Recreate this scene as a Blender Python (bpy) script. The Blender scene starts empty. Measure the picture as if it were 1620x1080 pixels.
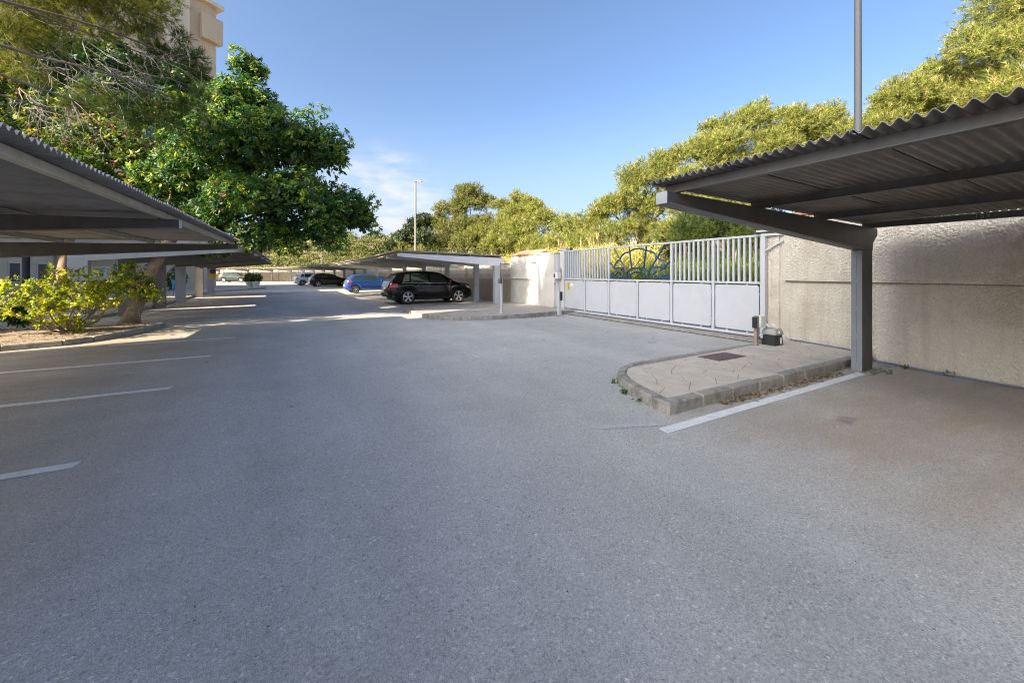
import bpy, bmesh, math, random
import numpy as np
from mathutils import Vector, Matrix, noise

random.seed(7)
rng = np.random.default_rng(11)
SC = bpy.context.scene
COL = SC.collection
R = math.radians

# ------------------------------------------------------------------ camera, sky, sun, exposure
CAM_H = 1.5
F_PX, CX, CY = 626.0, 810.0, 432.0
YAW = math.atan2(345, 626)
cam_data = bpy.data.cameras.new('camera')
cam_data.sensor_width = 36.0
cam_data.lens = F_PX / 1620 * 36
cam_data.shift_y = -108 / 1620
cam_data.clip_start = 0.05
cam_data.clip_end = 3000
cam = bpy.data.objects.new('camera', cam_data)
cam.location = (0, 0, CAM_H)
cam.rotation_euler = (R(90), 0, -YAW)
COL.objects.link(cam)
SC.camera = cam

SUN_EL = R(27)
SUN_DIR = Vector((0.975, 0.222, 0)).normalized()          # where the light travels, on the ground
SUN_AZ = math.atan2(-SUN_DIR.x, -SUN_DIR.y)               # where the sun stands, from +Y towards +X
world = bpy.data.worlds.new('World')
SC.world = world
world.use_nodes = True
wn, wl = world.node_tree.nodes, world.node_tree.links
wn.clear()
w_out = wn.new('ShaderNodeOutputWorld')
w_bg = wn.new('ShaderNodeBackground')
w_sky = wn.new('ShaderNodeTexSky')
w_sky.sky_type = 'NISHITA'
w_sky.sun_disc = False
w_sky.sun_elevation = SUN_EL
w_sky.sun_rotation = SUN_AZ % (2 * math.pi)
w_sky.air_density = 0.65
w_sky.dust_density = 4.5
w_sky.ozone_density = 3.0
w_bg.inputs['Strength'].default_value = 0.12
# thin wisps of cloud low over the horizon
w_co = wn.new('ShaderNodeTexCoord')
w_map = wn.new('ShaderNodeMapping')
w_map.inputs['Scale'].default_value = (4.0, 4.0, 14.0)
w_map.inputs['Location'].default_value = (0.3, 0.1, 0.0)
w_no = wn.new('ShaderNodeTexNoise')
w_no.inputs['Scale'].default_value = 2.4
w_no.inputs['Detail'].default_value = 7
w_no.inputs['Roughness'].default_value = 0.55
w_r1 = wn.new('ShaderNodeMapRange')
w_r1.inputs[1].default_value = 0.55; w_r1.inputs[2].default_value = 0.78
w_sep = wn.new('ShaderNodeSeparateXYZ')
w_r2 = wn.new('ShaderNodeMapRange')
w_r2.inputs[1].default_value = 0.30; w_r2.inputs[2].default_value = 0.08
w_mul = wn.new('ShaderNodeMath'); w_mul.operation = 'MULTIPLY'
w_mul2 = wn.new('ShaderNodeMath'); w_mul2.operation = 'MULTIPLY'; w_mul2.inputs[1].default_value = 0.75
w_mix = wn.new('ShaderNodeMixRGB')
w_mix.inputs[2].default_value = (1.9, 2.15, 2.5, 1)
wl.new(w_co.outputs['Generated'], w_map.inputs[0]); wl.new(w_map.outputs[0], w_no.inputs[0])
wl.new(w_no.outputs[0], w_r1.inputs[0]); wl.new(w_co.outputs['Generated'], w_sep.inputs[0])
wl.new(w_sep.outputs[2], w_r2.inputs[0]); wl.new(w_r1.outputs[0], w_mul.inputs[0])
wl.new(w_r2.outputs[0], w_mul.inputs[1]); wl.new(w_mul.outputs[0], w_mul2.inputs[0])
w_r3 = wn.new('ShaderNodeMapRange'); w_r3.interpolation_type = 'SMOOTHSTEP'      # pale air low over the land
w_r3.inputs[1].default_value = 0.42; w_r3.inputs[2].default_value = 0.02; w_r3.inputs[4].default_value = 0.55
wl.new(w_sep.outputs[2], w_r3.inputs[0])
w_max = wn.new('ShaderNodeMath'); w_max.operation = 'MAXIMUM'
wl.new(w_mul2.outputs[0], w_max.inputs[0]); wl.new(w_r3.outputs[0], w_max.inputs[1])
wl.new(w_max.outputs[0], w_mix.inputs[0])
w_tint = wn.new('ShaderNodeMixRGB'); w_tint.blend_type = 'MULTIPLY'; w_tint.inputs[0].default_value = 1
w_tint.inputs[2].default_value = (0.93, 0.985, 0.965, 1)
wl.new(w_sky.outputs[0], w_tint.inputs[1])
# one bank of thin cloud low beyond the big tree
w_dot = wn.new('ShaderNodeVectorMath'); w_dot.operation = 'DOT_PRODUCT'
_c = Vector((math.sin(YAW) * 626 - math.cos(YAW) * 205, math.cos(YAW) * 626 + math.sin(YAW) * 205, 92)).normalized()
w_dot.inputs[1].default_value = _c
w_nrm = wn.new('ShaderNodeVectorMath'); w_nrm.operation = 'NORMALIZE'
wl.new(w_co.outputs['Generated'], w_nrm.inputs[0]); wl.new(w_nrm.outputs[0], w_dot.inputs[0])
w_r5 = wn.new('ShaderNodeMapRange'); w_r5.interpolation_type = 'SMOOTHSTEP'
w_r5.inputs[1].default_value = 0.983; w_r5.inputs[2].default_value = 0.9985
wl.new(w_dot.outputs['Value'], w_r5.inputs[0])
w_r6 = wn.new('ShaderNodeMapRange'); w_r6.inputs[1].default_value = 0.36; w_r6.inputs[2].default_value = 0.62; w_r6.inputs[4].default_value = 0.85
wl.new(w_no.outputs[0], w_r6.inputs[0])
w_m5 = wn.new('ShaderNodeMath'); w_m5.operation = 'MULTIPLY'
wl.new(w_r5.outputs[0], w_m5.inputs[0]); wl.new(w_r6.outputs[0], w_m5.inputs[1])
w_mixc = wn.new('ShaderNodeMixRGB'); w_mixc.inputs[2].default_value = (2.35, 2.4, 2.5, 1)
wl.new(w_m5.outputs[0], w_mixc.inputs[0])
wl.new(w_tint.outputs[0], w_mix.inputs[1]); wl.new(w_mix.outputs[0], w_mixc.inputs[1]); wl.new(w_mixc.outputs[0], w_bg.inputs[0])
wl.new(w_bg.outputs[0], w_out.inputs[0])

sun_data = bpy.data.lights.new('sun', 'SUN')
sun_data.energy = 5.0
sun_data.angle = R(0.5)
sun_data.color = (1.0, 0.86, 0.66)
sun = bpy.data.objects.new('sun', sun_data)
_d = Vector((SUN_DIR.x * math.cos(SUN_EL), SUN_DIR.y * math.cos(SUN_EL), -math.sin(SUN_EL)))
sun.rotation_euler = _d.to_track_quat('-Z', 'Y').to_euler()
sun.location = (-30, -20, 40)
COL.objects.link(sun)

SC.view_settings.view_transform = 'Standard'
SC.view_settings.look = 'None'
SC.view_settings.gamma = 1
SC.view_settings.exposure = 1.75
SC.cycles.max_bounces = 8
SC.cycles.diffuse_bounces = 4
SC.cycles.use_denoising = True
SC.cycles.denoising_prefilter = 'NONE'
SC.cycles.pixel_filter_type = 'BLACKMAN_HARRIS'
SC.cycles.filter_width = 1.05

# ------------------------------------------------------------------ helpers
FWD = Vector((math.sin(YAW), math.cos(YAW), 0))
RGT = Vector((math.cos(YAW), -math.sin(YAW), 0))

def at(u, v, d):
    """a point of the place, from a bearing in the photo and its real distance"""
    return FWD * d + RGT * ((u - CX) / F_PX * d) + Vector((0, 0, CAM_H + (CY - v) / F_PX * d))

def tag(o, label=None, cat=None, group=None, kind=None):
    if label: o['label'] = label
    if cat: o['category'] = cat
    if group: o['group'] = group
    if kind: o['kind'] = kind
    return o

def empty(name, loc=(0, 0, 0), rz=0):
    o = bpy.data.objects.new(name, None)
    o.location = loc
    o.rotation_euler = (0, 0, rz)
    o.empty_display_size = 0.2
    COL.objects.link(o)
    return o

def link(name, me, parent=None, loc=None, rz=None):
    o = bpy.data.objects.new(name, me)
    COL.objects.link(o)
    if parent: o.parent = parent
    if loc is not None: o.location = loc
    if rz is not None: o.rotation_euler = (0, 0, rz)
    return o

def copy_tree(o, parent=None):
    c = o.copy()
    COL.objects.link(c)
    c.parent = parent
    for ch in list(o.children):
        copy_tree(ch, c)
    return c

class MB:
    """collects boxes, bars, tubes and sheets into one mesh"""
    def __init__(s):
        s.v = []; s.f = []; s.smooth = False
    def add(s, vs, fs):
        n = len(s.v)
        s.v += [tuple(p) for p in vs]
        s.f += [tuple(i + n for i in f) for f in fs]
        return s
    def box(s, x0, x1, y0, y1, z0, z1):
        vs = [(x, y, z) for z in (z0, z1) for y in (y0, y1) for x in (x0, x1)]
        return s.add(vs, [(0, 2, 3, 1), (4, 5, 7, 6), (0, 1, 5, 4), (2, 6, 7, 3), (0, 4, 6, 2), (1, 3, 7, 5)])
    def hexa(s, b, t):
        """bottom quad b and top quad t, both counter-clockwise from above"""
        return s.add(list(b) + list(t), [(3, 2, 1, 0), (4, 5, 6, 7), (0, 1, 5, 4), (1, 2, 6, 5), (2, 3, 7, 6), (3, 0, 4, 7)])
    def prism(s, pts, z0, z1):
        n = len(pts)
        vs = [(p[0], p[1], z0) for p in pts] + [(p[0], p[1], z1) for p in pts]
        fs = [tuple(range(n - 1, -1, -1)), tuple(range(n, 2 * n))]
        fs += [(i, (i + 1) % n, (i + 1) % n + n, i + n) for i in range(n)]
        return s.add(vs, fs)
    def bar(s, a, b, w, h, up=(0, 0, 1)):
        """rectangular bar from a to b, w across, h along up"""
        a, b, up = Vector(a), Vector(b), Vector(up)
        t = (b - a).normalized()
        x = t.cross(up)
        if x.length < 1e-4: x = Vector((1, 0, 0))
        x.normalize(); y = x.cross(t).normalized()
        q = [(-1, -1), (1, -1), (1, 1), (-1, 1)]
        vs = [a + x * (i * w / 2) + y * (j * h / 2) for i, j in q] + [b + x * (i * w / 2) + y * (j * h / 2) for i, j in q]
        return s.add(vs, [(0, 1, 2, 3), (7, 6, 5, 4), (1, 0, 4, 5), (2, 1, 5, 6), (3, 2, 6, 7), (0, 3, 7, 4)])
    def tube(s, pts, rad, n=8, cap=True):
        pts = [Vector(p) for p in pts]
        if not hasattr(rad, '__len__'): rad = [rad] * len(pts)
        t = (pts[1] - pts[0]).normalized()
        ref = Vector((0, 0, 1)) if abs(t.z) < 0.9 else Vector((1, 0, 0))
        x = t.cross(ref).normalized()
        vs, fs = [], []
        for i, p in enumerate(pts):
            a = pts[max(i - 1, 0)]; b = pts[min(i + 1, len(pts) - 1)]
            t = (b - a)
            t = t.normalized() if t.length > 1e-6 else Vector((0, 0, 1))
            x = (x - t * x.dot(t))
            x = x.normalized() if x.length > 1e-6 else t.orthogonal().normalized()
            y = t.cross(x)
            for k in range(n):
                c = 2 * math.pi * k / n
                vs.append(p + (x * math.cos(c) + y * math.sin(c)) * rad[i])
        for i in range(len(pts) - 1):
            for k in range(n):
                k2 = (k + 1) % n
                fs.append((i * n + k, i * n + k2, (i + 1) * n + k2, (i + 1) * n + k))
        if cap:
            fs.append(tuple(range(n - 1, -1, -1)))
            fs.append(tuple((len(pts) - 1) * n + k for k in range(n)))
        return s.add(vs, fs)
    def lathe(s, prof, n=16, c=(0, 0, 0), axis='z'):
        vs, fs = [], []
        for r, z in prof:
            for k in range(n):
                a = 2 * math.pi * k / n
                p = (r * math.cos(a), r * math.sin(a), z)
                if axis == 'y': p = (p[0], p[2], p[1])
                if axis == 'x': p = (p[2], p[0], p[1])
                vs.append((p[0] + c[0], p[1] + c[1], p[2] + c[2]))
        for i in range(len(prof) - 1):
            for k in range(n):
                k2 = (k + 1) % n
                fs.append((i * n + k, i * n + k2, (i + 1) * n + k2, (i + 1) * n + k))
        return s.add(vs, fs)
    def build(s, name, mat, parent=None, smooth=None, bevel=0, loc=None, rz=None, fix=True):
        me = bpy.data.meshes.new(name)
        me.from_pydata(s.v, [], s.f)
        if fix:
            bm = bmesh.new(); bm.from_mesh(me)
            bmesh.ops.recalc_face_normals(bm, faces=bm.faces)
            if bevel:
                bmesh.ops.bevel(bm, geom=[e for e in bm.edges if len(e.link_faces) == 2 and e.calc_face_angle(0) > 0.5],
                                offset=bevel, segments=1, affect='EDGES', clamp_overlap=True)
            bm.to_mesh(me); bm.free()
        if smooth:
            me.polygons.foreach_set('use_smooth', [True] * len(me.polygons))
            if smooth is not True: me.set_sharp_from_angle(angle=R(smooth))
        me.materials.append(mat)
        me.update()
        return link(name, me, parent, loc, rz)

# ------------------------------------------------------------------ materials
def nodes(name):
    m = bpy.data.materials.new(name)
    m.use_nodes = True
    n, l = m.node_tree.nodes, m.node_tree.links
    return m, n, l, n['Principled BSDF']

def mat(name, col, rough=0.6, var=0.12, scale=6, metal=0, bump=0, bscale=60, spec=0.5, stain=None, sscale=1.5, coat=0, streak=None):
    """plain procedural surface: mottled colour, optional stains with a shape of their own, fine relief"""
    m, n, l, p = nodes(name)
    tc = n.new('ShaderNodeTexCoord')
    geo = n.new('ShaderNodeNewGeometry')
    no = n.new('ShaderNodeTexNoise')
    no.inputs['Scale'].default_value = scale
    no.inputs['Detail'].default_value = 6
    no.inputs['Roughness'].default_value = 0.6
    l.new(geo.outputs['Position'], no.inputs['Vector'])
    ramp = n.new('ShaderNodeMapRange')
    ramp.inputs[1].default_value = 0.3; ramp.inputs[2].default_value = 0.7
    ramp.inputs[3].default_value = 1 - var; ramp.inputs[4].default_value = 1 + var
    l.new(no.outputs[0], ramp.inputs[0])
    hsv = n.new('ShaderNodeHueSaturation')
    hsv.inputs['Color'].default_value = (*col, 1)
    l.new(ramp.outputs[0], hsv.inputs['Value'])
    out = hsv.outputs[0]
    if stain:
        n2 = n.new('ShaderNodeTexNoise')
        n2.inputs['Scale'].default_value = sscale
        n2.inputs['Detail'].default_value = 8
        n2.inputs['Roughness'].default_value = 0.7
        l.new(geo.outputs['Position'], n2.inputs['Vector'])
        r2 = n.new('ShaderNodeMapRange')
        r2.inputs[1].default_value = 0.5; r2.inputs[2].default_value = 0.72
        l.new(n2.outputs[0], r2.inputs[0])
        mx = n.new('ShaderNodeMixRGB')
        mx.inputs[2].default_value = (*stain, 1)
        l.new(r2.outputs[0], mx.inputs[0]); l.new(out, mx.inputs[1])
        out = mx.outputs[0]
    if streak:                                                   # run-off streaks down the face
        mp = n.new('ShaderNodeMapping'); mp.inputs['Scale'].default_value = (5.5, 5.5, 0.35)
        l.new(geo.outputs['Position'], mp.inputs[0])
        n4 = n.new('ShaderNodeTexNoise'); n4.inputs['Scale'].default_value = 1.0; n4.inputs['Detail'].default_value = 7; n4.inputs['Roughness'].default_value = 0.65
        l.new(mp.outputs[0], n4.inputs['Vector'])
        r4 = n.new('ShaderNodeMapRange'); r4.inputs[1].default_value = 0.5; r4.inputs[2].default_value = 0.75; r4.inputs[4].default_value = 0.55
        l.new(n4.outputs[0], r4.inputs[0])
        m4 = n.new('ShaderNodeMixRGB'); m4.inputs[2].default_value = (*streak, 1)
        l.new(r4.outputs[0], m4.inputs[0]); l.new(out, m4.inputs[1]); out = m4.outputs[0]
    l.new(out, p.inputs['Base Color'])
    p.inputs['Roughness'].default_value = rough
    p.inputs['Metallic'].default_value = metal
    p.inputs['Specular IOR Level'].default_value = spec
    if coat:
        p.inputs['Coat Weight'].default_value = coat
        p.inputs['Coat Roughness'].default_value = 0.04
    if bump:
        n3 = n.new('ShaderNodeTexNoise')
        n3.inputs['Scale'].default_value = bscale
        n3.inputs['Detail'].default_value = 4
        l.new(geo.outputs['Position'], n3.inputs['Vector'])
        b = n.new('ShaderNodeBump')
        b.inputs['Strength'].default_value = 0.6
        b.inputs['Distance'].default_value = bump
        l.new(n3.outputs[0], b.inputs['Height']); l.new(b.outputs[0], p.inputs['Normal'])
    return m

def leaf_mat(name, rough=0.45, trans=0.35, spec=0.4, gain=1.0):
    """leaf colour is stored leaf by leaf; light also shines through the blade"""
    m, n, l, p = nodes(name)
    a = n.new('ShaderNodeAttribute'); a.attribute_name = 'col'
    l.new(a.outputs['Color'], p.inputs['Base Color'])
    p.inputs['Roughness'].default_value = rough
    p.inputs['Specular IOR Level'].default_value = spec
    t = n.new('ShaderNodeBsdfTranslucent')
    g = n.new('ShaderNodeMixRGB'); g.blend_type = 'MULTIPLY'; g.inputs[0].default_value = 1
    g.inputs[2].default_value = (1.35 * gain, 1.35 * gain, 0.7 * gain, 1)
    l.new(a.outputs['Color'], g.inputs[1]); l.new(g.outputs[0], t.inputs['Color'])
    mx = n.new('ShaderNodeMixShader'); mx.inputs[0].default_value = trans
    l.new(p.outputs[0], mx.inputs[1]); l.new(t.outputs[0], mx.inputs[2])
    l.new(mx.outputs[0], n['Material Output'].inputs['Surface'])
    return m

def asphalt_mat():
    m, n, l, p = nodes('asphalt')
    geo = n.new('ShaderNodeNewGeometry')
    def noise_(scale, det=5, rough=0.6, dist=0):
        q = n.new('ShaderNodeTexNoise')
        q.inputs['Scale'].default_value = scale; q.inputs['Detail'].default_value = det
        q.inputs['Roughness'].default_value = rough; q.inputs['Distortion'].default_value = dist
        l.new(geo.outputs['Position'], q.inputs['Vector']); return q.outputs[0]
    def rng_(src, a, b, c, d):
        q = n.new('ShaderNodeMapRange')
        for i, x in zip((1, 2, 3, 4), (a, b, c, d)): q.inputs[i].default_value = x
        l.new(src, q.inputs[0]); return q.outputs[0]
    def mul(a, b, op='MULTIPLY'):
        q = n.new('ShaderNodeMath'); q.operation = op
        for i, x in enumerate((a, b)):
            if isinstance(x, (int, float)): q.inputs[i].default_value = x
            else: l.new(x, q.inputs[i])
        q.use_clamp = False
        return q.outputs[0]
    def mix(fac, c1, c2, mode='MIX'):
        q = n.new('ShaderNodeMixRGB'); q.blend_type = mode
        for i, x in enumerate((fac, c1, c2)):
            if isinstance(x, tuple): q.inputs[i].default_value = (*x, 1)
            elif isinstance(x, (int, float)): q.inputs[i].default_value = x
            else: l.new(x, q.inputs[i])
        return q.outputs[0]
    sep = n.new('ShaderNodeSeparateXYZ'); l.new(geo.outputs['Position'], sep.inputs[0])
    # worn aggregate: pale and dark stones in a grey binder
    vor = n.new('ShaderNodeTexVoronoi'); vor.inputs['Scale'].default_value = 140
    l.new(geo.outputs['Position'], vor.inputs['Vector'])
    vs = n.new('ShaderNodeSeparateColor'); l.new(vor.outputs['Color'], vs.inputs[0])
    grain = rng_(vs.outputs[0], 0, 1, 0.78, 1.22)
    vor2 = n.new('ShaderNodeTexVoronoi'); vor2.inputs['Scale'].default_value = 88
    l.new(geo.outputs['Position'], vor2.inputs['Vector'])
    vs2 = n.new('ShaderNodeSeparateColor'); l.new(vor2.outputs['Color'], vs2.inputs[0])
    grain2 = rng_(vs2.outputs[0], 0.93, 1.0, 1.0, 1.38)
    grain3 = rng_(vs2.outputs[1], 0.0, 0.07, 0.66, 1.0)
    big = rng_(noise_(0.35, 5), 0.3, 0.7, 0.88, 1.12)
    mid = rng_(noise_(1.6, 9, 0.7), 0.3, 0.7, 0.92, 1.08)
    lm = n.new('ShaderNodeMapping'); lm.inputs['Scale'].default_value = (1.1, 0.10, 1); lm.inputs['Rotation'].default_value = (0, 0, R(-6))
    l.new(geo.outputs['Position'], lm.inputs[0])
    ln_ = n.new('ShaderNodeTexNoise'); ln_.inputs['Scale'].default_value = 1.0; ln_.inputs['Detail'].default_value = 5
    l.new(lm.outputs[0], ln_.inputs['Vector'])
    lane = rng_(ln_.outputs[0], 0.35, 0.65, 0.92, 1.07)
    wob = n.new('ShaderNodeTexNoise'); wob.inputs['Scale'].default_value = 1.3; wob.inputs['Detail'].default_value = 6
    l.new(geo.outputs['Position'], wob.inputs['Vector'])
    wv = n.new('ShaderNodeVectorMath'); wv.operation = 'MULTIPLY_ADD'; wv.inputs[1].default_value = (0.9, 0.9, 0)
    l.new(wob.outputs['Color'], wv.inputs[0]); l.new(geo.outputs['Position'], wv.inputs[2])
    cv = n.new('ShaderNodeTexVoronoi'); cv.feature = 'DISTANCE_TO_EDGE'; cv.inputs['Scale'].default_value = 0.42
    l.new(wv.outputs[0], cv.inputs['Vector'])
    cm = rng_(noise_(0.5, 4), 0.57, 0.66, 0, 1)
    crk = mul(1.0, mul(mul(rng_(cv.outputs['Distance'], 0.0018, 0.0040, 0.32, 0.0), cm), 1.0), 'SUBTRACT')
    val = mul(mul(mul(mul(grain, grain2), mul(grain3, big)), mul(mid, lane)), crk)
    base = mix(1.0, (0.445, 0.418, 0.384), val, 'MULTIPLY')
    # reddish soil dust: under the carports on both sides, streaky
    dl = rng_(sep.outputs[0], -0.9, -3.0, 0, 1)
    drx = rng_(sep.outputs[0], 2.7, 4.4, 0, 1)
    dry = rng_(sep.outputs[1], 3.0, 2.2, 0, 1)
    dust = mul(dl, mul(drx, dry), 'MAXIMUM')
    st = n.new('ShaderNodeMapping'); st.inputs['Scale'].default_value = (0.7, 2.2, 1)
    st.inputs['Rotation'].default_value = (0, 0, R(20))
    l.new(geo.outputs['Position'], st.inputs[0])
    sn = n.new('ShaderNodeTexNoise'); sn.inputs['Scale'].default_value = 1.1; sn.inputs['Detail'].default_value = 8
    sn.inputs['Roughness'].default_value = 0.65; sn.inputs['Distortion'].default_value = 0.6
    l.new(st.outputs[0], sn.inputs['Vector'])
    streak = rng_(sn.outputs[0], 0.34, 0.60, 0.15, 1)
    dfac = mul(mul(dust, streak), 0.85)
    dcol = mix(1.0, (0.385, 0.305, 0.235), grain, 'MULTIPLY')
    out = mix(dfac, base, dcol)
    # faint dusty film everywhere, in patches
    film = rng_(noise_(0.8, 7, 0.62, 0.4), 0.48, 0.72, 0, 0.24)
    out = mix(film, out, (0.35, 0.30, 0.255))
    # a few oil spots
    oil = rng_(noise_(1.7, 3, 0.5), 0.685, 0.75, 0, 0.45)
    out = mix(oil, out, (0.12, 0.11, 0.105))
    l.new(out, p.inputs['Base Color'])
    p.inputs['Roughness'].default_value = 0.92
    p.inputs['Specular IOR Level'].default_value = 0.2
    b = n.new('ShaderNodeBump'); b.inputs['Strength'].default_value = 0.55; b.inputs['Distance'].default_value = 0.006
    l.new(mul(vor.outputs['Distance'], noise_(150, 3)), b.inputs['Height'])
    l.new(b.outputs[0], p.inputs['Normal'])
    return m

M = {}
M['asphalt'] = asphalt_mat()
M['paint'] = mat('road_paint', (0.74, 0.73, 0.71), 0.8, 0.08, 30, stain=(0.52, 0.51, 0.50), sscale=9, bump=0.003, bscale=120)
M['kerb'] = mat('kerb_concrete', (0.31, 0.285, 0.245), 0.9, 0.22, 9, stain=(0.13, 0.115, 0.10), sscale=4, bump=0.006, bscale=70)
M['stamped'] = mat('stamped_concrete', (0.56, 0.48, 0.39), 0.8, 0.14, 5, stain=(0.40, 0.36, 0.32), sscale=1.6, bump=0.005, bscale=26)
M['stamp_joint'] = mat('stamped_joint', (0.27, 0.225, 0.18), 0.95, 0.2, 20)
M['joint'] = mat('dark_joint_and_shade', (0.22, 0.185, 0.15), 0.95, 0.2, 20)  # also colours the painted shade strip under the wall band
M['pavers'] = mat('grey_pavers', (0.42, 0.36, 0.30), 0.9, 0.16, 14, stain=(0.30, 0.26, 0.22), sscale=2.5, bump=0.01, bscale=16)
M['soil'] = mat('planting_soil', (0.25, 0.19, 0.135), 0.95, 0.4, 22, stain=(0.36, 0.30, 0.23), sscale=6, bump=0.05, bscale=14)
M['terrain'] = mat('dry_ground', (0.20, 0.15, 0.08), 0.95, 0.3, 0.8, stain=(0.12, 0.12, 0.04), sscale=0.3)
M['grass'] = mat('lawn_grass', (0.07, 0.14, 0.025), 0.9, 0.3, 8)
M['steel'] = mat('grey_painted_steel', (0.075, 0.075, 0.08), 0.5, 0.2, 5, streak=(0.075, 0.045, 0.032), stain=(0.06, 0.042, 0.034), sscale=2.2, bump=0.001, bscale=80)
M['bounce_tan_sheet'] = mat('bounce_lit_roof_sheet', (0.44, 0.38, 0.31), 0.7, 0.1, 3, stain=(0.34, 0.28, 0.22), sscale=1.2)  # tan tone carries the warm light bounced up from the ground
M['steel_mid'] = mat('mid_grey_painted_steel', (0.16, 0.155, 0.15), 0.5, 0.15, 4, stain=(0.11, 0.09, 0.075), sscale=2)
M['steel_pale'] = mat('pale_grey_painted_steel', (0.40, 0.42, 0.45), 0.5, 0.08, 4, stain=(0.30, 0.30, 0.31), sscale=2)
M['steel_skylit'] = mat('skylit_grey_steel', (0.25, 0.265, 0.29), 0.5, 0.1, 4, stain=(0.18, 0.17, 0.17), sscale=2)  # column steel lightened for the open sky light on its front
M['steel_white'] = mat('white_painted_steel', (0.66, 0.67, 0.69), 0.5, 0.06, 4, stain=(0.52, 0.52, 0.52), sscale=2)
M['galv'] = mat('galvanised_purlin', (0.42, 0.40, 0.37), 0.42, 0.12, 7, metal=0.2, stain=(0.33, 0.27, 0.21), sscale=3)
M['sheet'] = mat('corrugated_sheet_weathered', (0.20, 0.19, 0.185), 0.5, 0.14, 3, metal=0.25, stain=(0.14, 0.115, 0.10), sscale=1.1)
M['sheet_top'] = mat('corrugated_sheet_grey', (0.27, 0.265, 0.26), 0.55, 0.12, 3, metal=0.1, stain=(0.15, 0.13, 0.115), sscale=1.0)
M['white'] = mat('white_gate_paint', (0.51, 0.51, 0.54), 0.42, 0.03, 3, stain=(0.46, 0.46, 0.48), sscale=1.3)
M['motor_grey'] = mat('grey_motor_lid', (0.36, 0.35, 0.33), 0.5, 0.08, 12)
M['paint_worn'] = mat('worn_off_paint', (0.44, 0.44, 0.43), 0.85, 0.2, 30, stain=(0.37, 0.365, 0.35), sscale=14)
M['whitebox'] = mat('white_plastic', (0.72, 0.72, 0.70), 0.4, 0.04, 9)
M['blue'] = mat('blue_gate_paint', (0.008, 0.045, 0.13), 0.4, 0.08, 9)
M['bluebin'] = mat('blue_bin_steel', (0.03, 0.22, 0.48), 0.45, 0.08, 9)
M['black'] = mat('black_plastic', (0.018, 0.018, 0.02), 0.5, 0.2, 20)
M['rubber'] = mat('tyre_rubber', (0.016, 0.016, 0.017), 0.8, 0.2, 30)
M['rim'] = mat('alloy_rim', (0.62, 0.63, 0.65), 0.28, 0.05, 20, metal=0.75)
M['rust'] = mat('rusty_steel', (0.30, 0.23, 0.19), 0.8, 0.3, 14, stain=(0.16, 0.06, 0.025), sscale=9)
M['manhole'] = mat('manhole_iron', (0.15, 0.085, 0.085), 0.6, 0.3, 20, stain=(0.09, 0.05, 0.05), sscale=12, bump=0.006, bscale=55)
M['tile'] = mat('terracotta_tile', (0.50, 0.255, 0.145), 0.85, 0.28, 9, stain=(0.42, 0.34, 0.26), sscale=5, bump=0.004)
M['stucco'] = mat('roughcast_render', (0.69, 0.625, 0.535), 0.92, 0.20, 60, stain=(0.52, 0.45, 0.37), sscale=0.9, bump=0.035, bscale=70, streak=(0.44, 0.37, 0.30))
M['stucco_w'] = mat('white_roughcast', (0.68, 0.64, 0.57), 0.92, 0.06, 3, stain=(0.54, 0.48, 0.40), sscale=1.4, bump=0.015, bscale=40)
M['cream'] = mat('cream_render', (0.60, 0.49, 0.36), 0.9, 0.06, 0.6, stain=(0.52, 0.42, 0.31), sscale=0.4)
M['creamlt'] = mat('pale_cream_render', (0.68, 0.60, 0.48), 0.9, 0.05, 0.6)
M['block'] = mat('breeze_block', (0.62, 0.56, 0.47), 0.9, 0.08, 3, stain=(0.48, 0.40, 0.31), sscale=2)
M['wallbeige'] = mat('beige_rendered_wall', (0.47, 0.385, 0.28), 0.9, 0.10, 2, stain=(0.33, 0.25, 0.17), sscale=1.2, bump=0.01)
M['bark'] = mat('pale_bark', (0.30, 0.215, 0.14), 0.9, 0.25, 9, stain=(0.19, 0.13, 0.085), sscale=5, bump=0.02, bscale=22)
M['pinebark'] = mat('pine_bark', (0.15, 0.115, 0.09), 0.95, 0.3, 9, bump=0.03, bscale=18)
M['deadwood'] = mat('dead_grey_twigs', (0.26, 0.235, 0.21), 0.95, 0.2, 6)
M['leafglossy'] = leaf_mat('broadleaf', 0.48, 0.3, 0.35)
M['leafsoft'] = leaf_mat('soft_leaf', 0.55, 0.45, 0.3, 1.3)
M['needle'] = leaf_mat('pine_needles', 0.6, 0.30, 0.25)
M['reed'] = leaf_mat('reed_blades', 0.6, 0.35, 0.25)
M['dryleaf'] = leaf_mat('fallen_leaves', 0.8, 0.1, 0.2)
M['lens'] = mat('lamp_lens', (0.55, 0.56, 0.55), 0.2, 0.05, 9)
M['glass'] = mat('tinted_car_glass', (0.03, 0.045, 0.04), 0.05, 0.05, 2, spec=0.5)
M['rearglass'] = mat('dark_rear_glass', (0.02, 0.028, 0.026), 0.25, 0.05, 2, spec=0.2)
M['winglass'] = mat('window_glass', (0.05, 0.06, 0.07), 0.08, 0.05, 2, spec=0.8)
M['red'] = mat('red_lamp_glass', (0.42, 0.012, 0.012), 0.15, 0.08, 20, spec=0.7, coat=0.6)
M['clear'] = mat('clear_lamp_glass', (0.62, 0.62, 0.60), 0.12, 0.05, 20, spec=0.8, coat=0.6)
M['plate'] = mat('number_plate', (0.72, 0.72, 0.70), 0.4, 0.03, 9)
M['yellow'] = mat('yellow_sign', (0.62, 0.50, 0.02), 0.5, 0.05, 12)
M['signred'] = mat('sign_red', (0.45, 0.03, 0.04), 0.5, 0.05, 9)
M['signblue'] = mat('sign_blue', (0.03, 0.06, 0.30), 0.5, 0.05, 9)
M['cable'] = mat('blue_grey_cable', (0.16, 0.20, 0.30), 0.5, 0.1, 9)
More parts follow.
